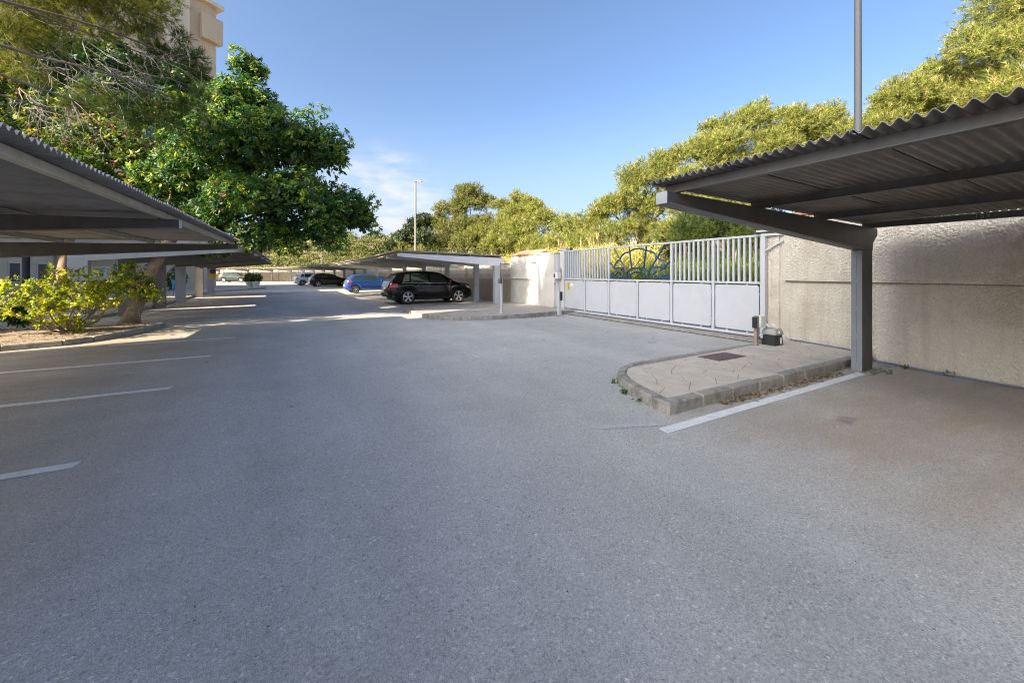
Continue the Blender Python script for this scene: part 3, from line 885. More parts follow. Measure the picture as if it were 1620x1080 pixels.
# boundary wall right of the gate: X = 8.10 + 0.21 Y
WD = Vector((0.21, 1, 0)).normalized(); WN = Vector((-WD.y, WD.x, 0))
def wpt(y): return Vector((8.10 + 0.21 * y, y, 0))
bw = tag(empty('boundary_wall', wpt(-5)), 'roughcast beige wall with a raised upper band behind the dark steel carport', 'wall')
def loc_b(p): return tuple(Vector(p) - bw.location)
mb = MB()
rough_face(mb, loc_b(wpt(-1.6)), WD, (0, 0, 1), WN, 6.3, 1.40, 0.0125, 0.030, 37, 1)
mb.build('render_base', M['stucco'], bw, smooth=True, fix=False)
mb = MB(); q = wpt(-1.6) + WN * 0.075 + Vector((0, 0, 1.36))
rough_face(mb, loc_b(q), WD, (0, 0, 1), WN, 6.2, 1.2, 0.0125, 0.030, 37, 5)
mb.build('render_panel', M['stucco'], bw, smooth=True, fix=False)
def slab(parent, name, m, y0, y1, off0, off1, z0, z1, bev=0.0):
    a, b = wpt(y0), wpt(y1)
    q = [a + WN * off1, a + WN * off0, b + WN * off0, b + WN * off1]
    return MB().hexa([loc_b((p.x, p.y, z0)) for p in q], [loc_b((p.x, p.y, z1)) for p in q]).build(name, m, parent, bevel=bev)
slab(bw, 'wall_core', M['stucco'], -5, 4.62, -0.30, -0.004, 0, 2.555)
slab(bw, 'band_edge', M['stucco'], -1.57, 4.46, 0.0, 0.082, 1.345, 1.37)
slab(bw, 'band_shade_strip', M['joint'], -1.57, 4.46, 0.0, 0.062, 1.328, 1.3445)  # dark strip painted in as the shade line below the band
slab(bw, 'panel_end', M['stucco'], 4.44, 4.475, 0.0, 0.085, 1.36, 2.555)
mb = MB(); q = wpt(4.62) + WN * 0.03
rough_face(mb, loc_b(q), WD, (0, 0, 1), WN, 0.36, 2.3, 0.0125, 0.030, 37, 8)
mb.build('render_pilaster', M['stucco'], bw, smooth=True, fix=False)
slab(bw, 'pilaster', M['stucco'], 4.62, 4.99, -0.32, 0.028, 0, 2.3)
tiles_along(bw, wpt(-0.5) + WN * 0.1, wpt(4.4) + WN * 0.1, 2.60, -WN, R(16))
slab(bw, 'coping', M['stucco'], -5, 4.58, -0.32, 0.10, 2.556, 2.60)

# white wall beyond the gate
ww = tag(empty('boundary_wall', (9.1, 13.05, 0)), 'white roughcast wall capped with terracotta tiles next to the white gate', 'wall')
MB().box(0.012, 0.30, 0, 3.6, 0, 2.28).build('wall_core', M['stucco_w'], ww)
mb = MB(); rough_face(mb, (0.0, 3.6, 0.0), (0, -1, 0), (0, 0, 1), (-1, 0, 0), 3.6, 2.28, 0.04, 0.022, 12, 3)
mb.build('render_face', M['stucco_w'], ww, smooth=True, fix=False)
MB().box(-0.10, 0.0, 1.45, 3.62, 1.24, 1.30).build('ledge', M['stucco_w'], ww, bevel=0.01)
MB().box(-0.09, 0.0, 1.30, 1.75, 1.95, 2.00).build('ledge', M['stucco_w'], ww, bevel=0.01)
MB().box(-0.05, 0.32, 0.9, 1.35, 2.28, 2.36).build('coping', M['stucco_w'], ww, bevel=0.01)
MB().box(-0.02, 0.36, -0.05, 0.9, 2.28, 2.33).build('coping', M['stucco_w'], ww, bevel=0.01)
tiles_along(ww, Vector((9.1, 14.55, 0)), Vector((9.1, 16.65, 0)), 2.27, (1, 0, 0), R(18), rows=2)
MB().add([(0.0, 1.4, 2.24), (0.0, 3.65, 2.24), (0.75, 3.65, 2.46), (0.75, 1.4, 2.46), (0.0, 1.4, 2.2), (0.0, 3.65, 2.2), (0.75, 3.65, 2.2), (0.75, 1.4, 2.2)],
         [(0, 1, 2, 3), (7, 6, 5, 4), (0, 4, 5, 1), (1, 5, 6, 2), (2, 6, 7, 3), (3, 7, 4, 0)]).build('tile_bed', M['tile'], ww)

# wall with pierced blocks behind the long carport
pw = tag(empty('pierced_wall', (9.45, 16.7, 0)), 'long beige wall with pierced white blocks behind the parked cars', 'wall')
wall_pts = [Vector((9.45, 16.66, 0))] + [Vector((*p, 0)) + Vector((*d, 0)) * 5.75 for p, d in rb[1:]]
for i in range(len(wall_pts) - 1):
    a, b = wall_pts[i] - pw.location, wall_pts[i + 1] - pw.location
    L = (b - a).length; t = (b - a).normalized()
    far = i > 6
    MB().bar((a.x, a.y, .6), (b.x, b.y, .6), 0.2, 1.2).build('wall_panel', M['wallbeige'], pw)
    MB().bar((a.x, a.y, 2.03), (b.x, b.y, 2.03), 0.22, 0.09).build('coping', M['block'], pw)
    pl = MB(); pp = a
    MB().box(pp.x - .13, pp.x + .13, pp.y - .13, pp.y + .13, 0, 2.12).build('pier', M['wallbeige'], pw)
    lat = MB()
    rows = 3
    for r_ in range(rows + 1):
        z = 1.215 + r_ * 0.257
        lat.bar((a.x, a.y, z), (b.x, b.y, z), 0.14, 0.05 if r_ else 0.03)
    n = int(L / (0.125 if not far else 0.25))
    for k in range(1, n):
        p = a + (b - a) * (k / n)
        lat.bar((p.x, p.y, 1.23), (p.x, p.y, 1.985), 0.05 if not far else 0.09, 0.13, up=(-t.y, t.x, 0))
    tag(lat.build('pierced_blocks', M['block'], pw), kind='stuff')
# ------------------------------------------------------------------ sliding gate
GX = 9.15
gate = tag(empty('sliding_gate', (GX, 5.0, 0)), 'white metal sliding gate with solid plates below and a blue sunburst above', 'gate')
def gy(y): return y - 5.0
st = [12.41, 11.17, 9.93, 8.69, 7.45, 6.21, 5.04]
ZM, ZT, ZB = 1.28, 2.34, 0.10
MB().box(-.03, .03, gy(5.02), gy(12.44), ZT - .025, ZT + .025).build('top_rail', M['white'], gate, bevel=.004)
MB().box(-.03, .03, gy(5.02), gy(12.44), ZM - .025, ZM + .025).build('middle_rail', M['white'], gate, bevel=.004)
MB().box(-.03, .03, gy(5.02), gy(12.44), ZB - .03, ZB + .03).build('bottom_rail', M['white'], gate, bevel=.004)
for i, y in enumerate(st):
    MB().box(-.028, .028, gy(y) - .035, gy(y) + .035, ZB + .03, ZM - .025).build('stile', M['white'], gate, bevel=.004)
    if i != 3: MB().box(-.028, .028, gy(y) - .035, gy(y) + .035, ZM + .025, ZT - .025).build('stile', M['white'], gate, bevel=.004)
# plates with rounded corners, held by small tabs
for i in range(6):
    y1, y0 = gy(st[i]) - .035 - .026, gy(st[i + 1]) + .035 + .026
    z0, z1, r_ = ZB + .03 + .045, ZM - .025 - .03, 0.055
    pts = []
    for (cy, cz, a0) in ((y1 - r_, z1 - r_, 0), (y0 + r_, z1 - r_, 90), (y0 + r_, z0 + r_, 180), (y1 - r_, z0 + r_, 270)):
        pts += [(cy + r_ * math.cos(R(a0 + 30 * k)), cz + r_ * math.sin(R(a0 + 30 * k))) for k in range(4)]
    n = len(pts)
    vs = [(-.012, *p) for p in pts] + [(.0, *p) for p in pts]
    pl = MB().add(vs, [tuple(range(n - 1, -1, -1)), tuple(range(n, 2 * n))] + [(k, (k + 1) % n, (k + 1) % n + n, k + n) for k in range(n)]).build('plate', M['white'], gate)
    for yy in (y0 + .28, y1 - .28):
        for za, zb in ((z0 - .08, z0 + .02), (z1 - .02, z1 + .055)):
            MB().box(.0, .02, yy - .018, yy + .018, za, zb).build('tab', M['white'], pl)
    for zz in (z0 + .2, z1 - .2):
        for ya, yb in ((y0 - .05, y0 + .02), (y1 - .02, y1 + .05)):
            MB().box(.0, .02, ya, yb, zz - .018, zz + .018).build('tab', M['white'], pl)
# upright bars
for i in (0, 1, 4, 5):
    a, b = st[i], st[i + 1]
    n = 9
    for k in range(1, n):
        y = gy(a + (b - a) * k / n)
        MB().box(-.02, .02, y - .022, y + .022, ZM + .025, ZT - .025).build('bar', M['white'], gate)
# sunburst of blue tube between the middle stiles
s0, s1 = gy(9.93) - .035, gy(7.45) + .035
W_, H_ = s0 - s1, ZT - ZM - .05
def sp(x, y): return (0.0, s0 - (x - 75) / 525 * W_, ZM + .025 + (490 - y) / 270 * H_)
def bez(p, n=10):
    out = []
    for i in range(n + 1):
        t = i / n
        a, b, c = (1 - t) ** 2, 2 * t * (1 - t), t * t
        out.append((a * p[0][0] + b * p[1][0] + c * p[2][0], a * p[0][1] + b * p[1][1] + c * p[2][1]))
    return out
sun_paths = [[(243, 490), (243, 430), (285, 398), (390, 398), (432, 430), (432, 490)],
             [(272, 490), (272, 456), (302, 432), (373, 432), (403, 456), (403, 490)],
             [(243, 430), (118, 225)], [(285, 398), (262, 222)], [(390, 398), (413, 222)], [(432, 430), (557, 225)],
             [(78, 345), (122, 400)], [(597, 345), (553, 400)],
             bez([(262, 262), (337, 216), (413, 262)]), bez([(262, 262), (195, 265), (176, 322)]), bez([(413, 262), (480, 265), (499, 322)]),
             bez([(176, 322), (122, 345), (122, 400)]), bez([(499, 322), (553, 345), (553, 400)]),
             bez([(122, 402), (170, 380), (205, 405)]) , bez([(553, 402), (505, 380), (470, 405)])]
for p in bez([(130, 404), (175, 425), (130, 456)]), bez([(545, 404), (500, 425), (545, 456)]): sun_paths.append(p)
sun_paths += [[(130, 456), (78, 456)], [(545, 456), (597, 456)], [(78, 474), (195, 474)], [(597, 474), (480, 474)],
              bez([(195, 474), (222, 455), (190, 430)]), bez([(480, 474), (453, 455), (485, 430)]),
              bez([(190, 430), (180, 412), (216, 388)]), bez([(485, 430), (495, 412), (459, 388)])]
for p in sun_paths:
    MB().tube([sp(*q) for q in p], 0.026, 6).build('sunburst_tube', M['blue'], gate, smooth=40)
# the yellow notice and its small white label
no_ = MB().box(-.020, -.0135, gy(12.05), gy(12.20), 0.86, 1.14).build('notice', M['yellow'], gate)
MB().box(-.020, -.0135, gy(11.83), gy(12.03), 1.00, 1.13).build('notice', M['plate'], gate)
for k in range(3):
    MB().box(-.0225, -.0205, gy(12.09), gy(12.16) - 0.01 * k, 1.07 - k * .07, 1.085 - k * .07).build('print', M['black'], no_)
# concrete threshold and the black guide rail
th = tag(empty('threshold', (8.98, 5, 0)), kind='structure')
MB().box(-.22, .16, -.15, 7.55, -.03, .045).build('threshold_slab', M['kerb'], th, bevel=.006)
MB().box(-.30, -.225, -.3, 7.5, -.02, .006).build('drain_slot', M['black'], th)
MB().box(.13, .158, -.3, 7.5, .0455, .065).build('guide_rail', M['steel'], th)

# gate post with braces, right end
gp = tag(empty('gate_post', (9.02, 4.93, 0)), 'white steel gate post with diagonal braces at the roughcast wall', 'post')
MB().box(-.05, .05, -.045, .045, .0, 2.36).build('post', M['white'], gp, bevel=.005)
MB().bar((-.02, -.02, 1.98), (-.03, -.55, 2.27), .035, .035).build('brace', M['white'], gp)
MB().bar((-.02, -.02, .42), (-.22, -.55, .155), .035, .035).build('brace', M['white'], gp)
MB().bar((-.02, -.03, 2.33), (.0, -.60, 2.33), .05, .05).build('top_arm', M['white'], gp)
MB().bar((-.05, .12, 2.42), (-.03, -.30, 2.42), .07, .04).build('guide_roller_bracket', M['white'], gp)
MB().box(-.27, -.17, -.6, .1, .131, .15).build('foot_plate', M['white'], gp)
MB().lathe([(0, .0), (.035, .0), (.035, .08), (0, .08)], 10, (-.01, .17, 2.37)).build('guide_roller', M['steel'], gp)

# left gate pillar, door and letter boxes
lp = tag(empty('gate_pillar', (9.22, 12.55, 0)), 'narrow white pillar with a slatted screen at the far gate end', 'pillar')
MB().box(0, .30, -.05, .24, 0, 2.37).build('pillar', M['stucco_w'], lp, bevel=.01)
MB().box(-.02, .36, -.13, .30, 2.37, 2.46).build('cap', M['white'], lp, bevel=.01)
for k in range(7):
    MB().box(.02, .05, -.98 + k * .128, -.875 + k * .128, 1.30, 2.33).build('slat', M['white'], lp)
MB().box(-.005, .018, -.98, -.06, 1.24, 1.30).build('rail', M['white'], lp)
MB().lathe([(0, 0), (.05, 0), (.06, .05), (.05, .11), (0, .12)], 10, (.1, -.35, 2.37)).build('warning_lamp', M['black'], lp)
dr = tag(empty('door', (9.16, 12.80, 0)), 'narrow white metal door between the white wall and the gate', 'door')
MB().box(0, .04, .02, .22, .15, 1.25).build('panel', M['white'], dr)
MB().box(0, .04, .02, .22, 1.31, 2.2).build('panel', M['white'], dr)
for a, b_, c, d in ((-.02, .02, .1, 2.26), (.22, .26, .1, 2.26)): MB().box(-.02, .05, a, b_, c, d).build('frame', M['white'], dr)
MB().box(-.02, .05, .02, .22, 2.2, 2.26).build('frame', M['white'], dr)
MB().box(-.02, .05, .02, .22, 1.25, 1.31).build('frame', M['white'], dr)
MB().lathe([(0, 0), (.02, 0), (.02, .05), (0, .05)], 8, (-.045, .2, 1.05)).build('handle', M['black'], dr)
ib = tag(empty('intercom_box', (8.98, 12.62, 1.28)), 'white intercom box fixed beside the narrow door', 'box')
MB().box(0, .16, 0, .30, 0, .24).build('housing', M['whitebox'], ib, bevel=.01)
MB().box(-.004, 0, .17, .27, .04, .20).build('panel', M['steel'], ib)
for k in range(3): MB().box(.05, .13, .02 + k * .09, .085 + k * .09, .241, .48).build('letter_slot', M['white'], ib)

# card reader posts
rp = tag(empty('card_reader_post', (6.20, 12.0, 0.127)), 'slim white post with a small grey card reader on the far island', 'post')
MB().tube([(0, 0, 0), (0, 0, 1.16)], .045, 12).build('post', M['white'], rp, smooth=40)
MB().lathe([(0, .0), (.07, .0), (.07, .008), (0, .008)], 12).build('base', M['white'], rp)
rd = MB().box(-.10, -.02, -.10, .07, 1.03, 1.18).build('reader', M['steel'], rp, bevel=.01)
MB().box(-.106, -.101, -.06, .03, 1.06, 1.15).build('keypad', M['cable'], rd)
r2 = tag(empty('card_reader_post', (8.30, 11.55, 0.0)), 'short white square post with a black sensor beside the gate', 'post')
MB().box(-.06, .06, -.05, .05, 0, .86).build('post', M['white'], r2, bevel=.005)
MB().box(-.02, .08, -.09, -.05, .52, .84).build('sensor', M['black'], r2, bevel=.01)

# rusty post with junction box, and the gate motor
jp = tag(empty('junction_post', (7.72, 4.36, 0.128)), 'rusty iron stump carrying a grey junction box', 'post')
MB().box(-.035, .035, -.03, .03, 0, .56).build('post', M['rust'], jp, bevel=.004)
bx = MB().box(.038, .20, -.07, .05, .34, .56).build('junction_box', M['whitebox'], jp, bevel=.012)
MB().box(.03, .19, -.078, -.071, .36, .54).build('lid', M['whitebox'], bx)
MB().box(-.075, -.036, -.04, .04, .33, .54).build('sensor', M['black'], jp, bevel=.008)
MB().tube([(.06, 0, .34), (.06, .0, .2), (.1, -.02, .1), (.22, -.03, .12)], .012, 6).build('conduit', M['black'], jp, smooth=True)
mo = tag(empty('gate_motor', (7.92, 4.22, 0.128)), 'low gate motor with grey lid and black base at the gate end', 'motor')
MB().hexa([(-.02, -.10, 0), (.28, -.10, 0), (.28, .14, 0), (-.02, .14, 0)], [(0, -.09, .2), (.26, -.09, .2), (.26, .13, .2), (0, .13, .2)]).build('base', M['black'], mo, bevel=.008)
MB().hexa([(-.02, -.12, .2), (.28, -.12, .2), (.28, .16, .2), (-.02, .16, .2)], [(.01, -.09, .31), (.25, -.09, .31), (.25, .13, .31), (.01, .13, .31)]).build('lid', M['motor_grey'], mo, bevel=.015)
MB().box(.09, .15, -.125, -.105, .235, .28).build('badge', M['plate'], mo)
MB().box(.108, .132, -.1275, -.1255, .245, .27).build('badge_mark', M['signred'], mo)
MB().box(.16, .21, -.108, -.0985, .03, .15).build('label_plate', M['plate'], mo)

# cable along the foot of the wall
cab = [wpt(4.3) + WN * .14 + Vector((0, 0, .15)), wpt(3.6) + WN * .12 + Vector((0, 0, .145)), wpt(3.05) + WN * .13 + Vector((0, 0, .14)), wpt(2.8) + WN * .14 + Vector((0, 0, .03)), wpt(2.0) + WN * .15 + Vector((0, 0, .02)), wpt(1.0) + WN * .14 + Vector((0, 0, .02)), wpt(-1.5) + WN * .15 + Vector((0, 0, .02))]
tag(MB().tube(cab, .014, 8).build('cable', M['cable'], smooth=True), 'blue grey cable along the foot of the roughcast wall', 'cable')

# stencilled bay number on the back purlin
tc = bpy.data.curves.new('bay_number', 'FONT')
tc.body = '159'; tc.size = 0.085; tc.extrude = 0.001; tc.space_character = 1.15
to = bpy.data.objects.new('bay_number', tc); COL.objects.link(to)
to.rotation_euler = (R(90), 0, R(-90)); to.location = (7.62, 1.66, 2.215)
dg = bpy.context.evaluated_depsgraph_get()
me = bpy.data.meshes.new_from_object(to.evaluated_get(dg)); bpy.data.objects.remove(to)
me.materials.clear(); me.materials.append(M['print'])
o = link('bay_number', me, car_r); o.rotation_euler = (R(90), 0, R(-90))
pz = 2.31 - 0.105 * (0.16 + 4.48) / 4.43
o.location = (3.22 + 0.16 + 4.48 - 3.22 - 0.0505, 1.62 - 2.74, pz + 0.014)

# ------------------------------------------------------------------ lamp posts
def lamp_post(loc, h, r0, r1, m, label, rz, head=True):
    L = tag(empty('lamp_post', loc, rz), label, 'lamp post', 'street lamps')
    MB().tube([(0, 0, -.1), (0, 0, h * .5), (0, 0, h)], [r0, (r0 + r1) / 2, r1], 14).build('pole', m, L, smooth=40)
    MB().lathe([(0, 0), (r0 * 2.2, 0), (r0 * 2.2, .02), (0, .02)], 12).build('base', m, L)
    if head:
        h_ = MB().hexa([(-.12, -.12, h - .02), (.62, -.10, h + .0), (.62, .10, h + .0), (-.12, .12, h - .02)],
                       [(-.10, -.09, h + .13), (.58, -.07, h + .11), (.58, .07, h + .11), (-.10, .09, h + .13)]).build('lantern', m, L, bevel=.03)
        MB().box(.12, .55, -.075, .075, h - .03, h - .005).build('lens', M['lens'], h_)
    return L
lamp_post((10.95, 3.98, 0.2), 9.0, .082, .058, M['lamp_grey'], 'grey lamp post rising behind the roughcast wall and dark carport', R(150))
lamp_post((9.75, 36.0, 0.0), 9.85, .11, .075, M['lamp_cream'], 'lamp post with one flat lantern behind the long curving carport', -YAW)
lamp_post((3.9, 71.0, 0.0), 9.8, .10, .07, M['lamp_cream'], 'distant thin lamp post whose top is hidden by the tree', -YAW)

# ------------------------------------------------------------------ bin, sign, pots, garden pillars on the left
bn = tag(empty('litter_bin', (-6.35, 31.4, 0.11)), 'blue litter bin on a stand behind the thick columns', 'bin')
MB().lathe([(0, .42), (.2, .42), (.25, 1.0), (.24, 1.0), (.2, .5), (0, .5)], 16).build('bucket', M['bluebin'], bn, smooth=40)
MB().lathe([(.252, .98), (.262, .98), (.262, 1.06), (.0, 1.1)], 16).build('lid', M['black'], bn, smooth=40)
for s in (-1, 1): MB().tube([(s * .1, -.22, 0), (s * .1, -.22, 1.25 if s > 0 else .9)], .02, 8).build('leg', M['bluebin'], bn)
MB().bar((-.1, -.23, .75), (.1, -.23, .75), .03, .1).build('bracket', M['bluebin'], bn)

sg = tag(empty('no_parking_sign', (-5.08, 35.0, 0)), 'small no parking sign, red ring on blue above a yellow plate', 'sign')
MB().tube([(0, 0.28, 0), (0, 0.28, 1.7)], .025, 8).build('post', M['lamp_grey'], sg)
MB().box(-.2, .2, .02, .035, 1.12, 1.86).build('plate', M['yellow'], sg)
def disc(r0, r1, y0, y1, z):
    prof = [(r0, y0), (r1, y0), (r1, y1), (r0, y1)]
    return MB().lathe([(r, -y) for r, y in prof] + [(r0, -y0)], 24, (0, 0, z), axis='y')
disc(0.0, .17, -.012, -.02, 1.62).build('blue_disc', M['signblue'], sg)
disc(.135, .18, -.0195, -.026, 1.62).build('red_ring', M['signred'], sg)
MB().bar((-.10, .0 + .004 - .0, 1.72), (.10, .004, 1.52), .03, .02).build('red_bar', M['signred'], sg)

def flower_pot(loc, label, red=True):
    P = tag(empty('flower_pot', loc), label, 'flower pot')
    MB().lathe([(0, 0), (.2, 0), (.24, .12), (.34, .5), (.38, .52), (.38, .58), (.32, .58), (.30, .5), (0, .48)], 16).build('pot', M['pot'], P, smooth=40)
    return P
# ------------------------------------------------------------------ cars
def curve1(pts, win=0.06):
    xs = np.array([p[0] for p in pts], float); ys = np.array([p[1] for p in pts], float)
    def f(x):
        k = np.linspace(-win, win, 7)
        return float(np.mean(np.interp(np.clip(x + k, xs[0], xs[-1]), xs, ys)))
    return f

def make_car(label, cat, paint, S, loc, heading, group='cars parked under the carports'):
    """S: dict of curves along the length, x = 0 at the tail; heading turns +x"""
    root = tag(empty('parked_car', loc, heading), label, cat, group)
    top, belt, wid, bot = curve1(S['top'], S.get('win', .05)), curve1(S['belt']), curve1(S['wid'], .03), curve1(S['bot'], .03)
    L, xr, xf, rw, ra = S['L'], S['xr'], S['xf'], S['rw'], S['ra']
    W = max(p[1] for p in S['wid'])
    xs = sorted(set([round(L * i / 70, 4) for i in range(71)] + [round(x + s * ra * k, 4) for x in (xr, xf) for s in (-1, 1) for k in (1.0, .985, .94, .85, .7, .5, .25, 0) if 0 < x + s * ra * k < L] + [.015, .03, L - .015, L - .03]))
    def sect(x):
        w, zb, zt, ze = wid(x), bot(x), top(x), belt(x)
        ze = min(ze, zt - .012)
        h = zt - ze
        for c in (xr, xf):
            if abs(x - c) < ra: zb = max(zb, rw + math.sqrt(max(0, ra * ra - (x - c) ** 2)))
        zb = min(zb, ze - .05)
        k = [(w * .955, zb), (w * .985, zb + (ze - zb) * .12), (w, zb + (ze - zb) * .42), (w * .997, zb + (ze - zb) * .68), (w * .975, zb + (ze - zb) * .9), (w * .95, ze)]
        yr = max(w * .95 - .36 * h - .012, w * .45)
        k += [(yr + (w * .95 - yr) * .42, ze + h * .50), (yr, ze + h * .88), (yr - .07, ze + h * .965), (yr * .5, zt - .006), (0, zt)]
        return k
    SEC = {x: sect(x) for x in xs}
    vs, fs = [], []
    nr = 11
    for x in xs:
        k = SEC[x]
        vs += [(x, -y, z) for y, z in k] + [(x, y, z) for y, z in k[-2::-1]]
    m_ = 2 * nr - 1
    for i in range(len(xs) - 1):
        for j in range(m_ - 1):
            fs.append((i * m_ + j, i * m_ + j + 1, (i + 1) * m_ + j + 1, (i + 1) * m_ + j))
    fs.append(tuple(range(m_))); fs.append(tuple((len(xs) - 1) * m_ + j for j in range(m_ - 1, -1, -1)))
    body = MB().add(vs, fs).build('body', paint, root, smooth=38)
    # dark underbody and wheel housings
    MB().box(.25, L - .25, -W + .28, W - .28, .2, .62).build('underbody', M['black'], root)
    for c in (xr, xf):
        MB().box(c - ra + .02, c + ra - .02, -W + .06, W - .06, .5, rw + ra * .8).build('wheel_housing', M['black'], root)
    def surf(x, s, side):
        """side surface between belt (0) and roof rail (1); negative s runs down to the sill"""
        k = sect(x)
        if s >= 0: (y0, z0), (y1, z1), t = (k[5], k[6], s * 2) if s < .5 else (k[6], k[7], s * 2 - 1)
        else:
            q = -s * 5; i = min(int(q), 4); t = q - i
            (y0, z0), (y1, z1) = k[5 - i], k[4 - i]
        return Vector((x, side * (y0 + (y1 - y0) * t), z0 + (z1 - z0) * t))
    def patch(name, m, side, xb, xt, s0, s1, off, parent=root, nu=10, nv=5):
        vs, fs = [], []
        for j in range(nv + 1):
            v = j / nv
            for i in range(nu + 1):
                a = xb[0] + (xt[0] - xb[0]) * v; b = xb[1] + (xt[1] - xb[1]) * v
                p = surf(a + (b - a) * i / nu, s0 + (s1 - s0) * v, side)
                vs.append((p.x, p.y + side * off, p.z + off * .3))
        o = len(vs)
        vs += [(x, y - side * (off + .012), z - off * .3) for x, y, z in vs]
        c = nu + 1
        for j in range(nv):
            for i in range(nu):
                fs.append((j * c + i, j * c + i + 1, (j + 1) * c + i + 1, (j + 1) * c + i))
        ring = [i for i in range(nu + 1)] + [j * c + nu for j in range(1, nv + 1)] + [nv * c + i for i in range(nu - 1, -1, -1)] + [j * c for j in range(nv - 1, 0, -1)]
        for a, b in zip(ring, ring[1:] + ring[:1]): fs.append((a, b, b + o, a + o))
        return MB().add(vs, fs).build(name, m, parent, smooth=40)
    for side in (-1, 1):
        for (xb, xt, s0, s1) in S['win_side']:
            patch('side_window', M['glass'], side, xb, xt, s0, s1, .005)
        if S.get('trim'):
            xb0, xb1 = S['win_side'][0][0][0] - .05, S['win_side'][-1][0][1] + .04
            MB().tube([surf(xb0 + (xb1 - xb0) * i / 14, .0, side) + Vector((0, side * .004, 0)) for i in range(15)], .014, 6).build('chrome_trim', M['rim'], root, smooth=True)
        # door seams, handles
        for x in S['seams']:
            MB().tube([surf(x + .02 * t, -t, side) + Vector((0, side * .0015, 0)) for t in np.linspace(.02, .93, 9)], .0045, 4).build('door_seam', M['black'], root)
        for x in S['handles']:
            p = surf(x, -.16, side)
            MB().box(p.x - .10, p.x + .10, p.y - .012, p.y + .022 * 1, p.z - .016, p.z + .016).build('door_handle', S.get('handle_mat', paint), root, bevel=.006) if side > 0 else \
                MB().box(p.x - .10, p.x + .10, p.y - .022, p.y + .012, p.z - .016, p.z + .016).build('door_handle', S.get('handle_mat', paint), root, bevel=.006)
        # sill strip and protective trim
        patch('sill', S.get('sill_mat', M['black']), side, (xr + ra + .02, xf - ra - .02), (xr + ra + .02, xf - ra - .02), -.99, -.83, .008, nv=3)
        if S.get('rub'): patch('rubbing_strip', S['rub'], side, (xr + ra + .06, xf - ra - .06), (xr + ra + .06, xf - ra - .06), -.66, -.60, .012, nv=2)
        if S.get('arch_mat'):
            for c in (xr, xf):
                pts = []
                for a in np.linspace(8, 172, 19):
                    x = c + ra * 1.045 * math.cos(R(a)); z = rw + ra * 1.045 * math.sin(R(a))
                    k = sect(min(max(x, .05), L - .05)); y = np.interp(z, [q[1] for q in k[:6]], [q[0] for q in k[:6]])
                    pts.append((x, side * (y + .002), z))
                MB().tube(pts, .026, 6).build('arch_trim', S['arch_mat'], root, smooth=True)
        # mirror
        p = surf(S['mirror'], .08, side)
        q = Vector((p.x, p.y + side * .13, p.z + .06))
        mr = MB().hexa([(q.x - .06, q.y - .10, q.z - .07), (q.x + .05, q.y - .07, q.z - .06), (q.x + .05, q.y + .07, q.z - .06), (q.x - .06, q.y + .10, q.z - .07)],
                       [(q.x - .05, q.y - .09, q.z + .075), (q.x + .04, q.y - .06, q.z + .06), (q.x + .04, q.y + .06, q.z + .06), (q.x - .05, q.y + .09, q.z + .075)]).build('wing_mirror', paint, root, bevel=.025, smooth=40)
        MB().bar(p + Vector((0, -side * .01, .0)), q + Vector((0, -side * .05, -.03)), .05, .03).build('mirror_arm', M['black'], mr)
        # lamps
        for (xb, xt, s0, s1) in S['tail']: patch('tail_light', M['red'], side, xb, xt, s0, s1, .012, nu=6, nv=4)
        for (xb, xt, s0, s1) in S['head']: patch('headlight', M['clear'], side, xb, xt, s0, s1, .008, nu=6, nv=4)
        if S.get('rails'):
            x0, x1 = S['rails']
            MB().tube([surf(x0, .99, side), surf(x0 + .1, .99, side) + Vector((0, 0, .05)), surf((x0 + x1) / 2, .99, side) + Vector((0, 0, .055)), surf(x1 - .1, .99, side) + Vector((0, 0, .05)), surf(x1, .99, side)], .014, 6).build('roof_rail', S.get('rail_mat', M['black']), root, smooth=True)
        # wheels
        for c in (xr, xf):
            wy = side * (W - .105)
            wh = empty('wheel', (c, wy, rw)); wh.parent = root
            prof = [(rw * .72, -.10), (rw * .93, -.105), (rw, -.08), (rw, .08), (rw * .93, .105), (rw * .72, .10), (rw * .72, -.10)]
            MB().lathe(prof, 28, axis='y').build('tyre', M['rubber'], wh, smooth=40)
            rr_ = rw * .72
            rim = MB()
            rim.lathe([(rr_, -side * .02), (rr_, side * .092), (rr_ * .93, side * .096), (rr_ * .91, side * .06), (rr_ * .91, -side * .02)], 28, axis='y')
            ns = S.get('spokes', 5)
            for k in range(ns):
                a = 2 * math.pi * k / ns + .3
                for da in ((-.13, .13) if S.get('double', True) else (0,)):
                    p0 = (rr_ * .16 * math.cos(a), side * .075, rr_ * .16 * math.sin(a)); p1 = (rr_ * .93 * math.cos(a + da), side * .085, rr_ * .93 * math.sin(a + da))
                    rim.bar(p0, p1, rr_ * (.15 if S.get('double', True) else .22), .03, up=(0, 1, 0))
            rim.lathe([(0, side * .095), (rr_ * .2, side * .09), (rr_ * .22, side * .05)], 14, axis='y')
            tag(rim.build('rim', M['rim'], wh, smooth=40), kind='stuff') if False else rim.build('rim', M['rim'], wh, smooth=40)
            MB().lathe([(0, side * .01), (rr_ * .9, side * .01), (rr_ * .9, side * .02), (0, side * .02)], 20, axis='y').build('brake_disc', M['black'], wh)
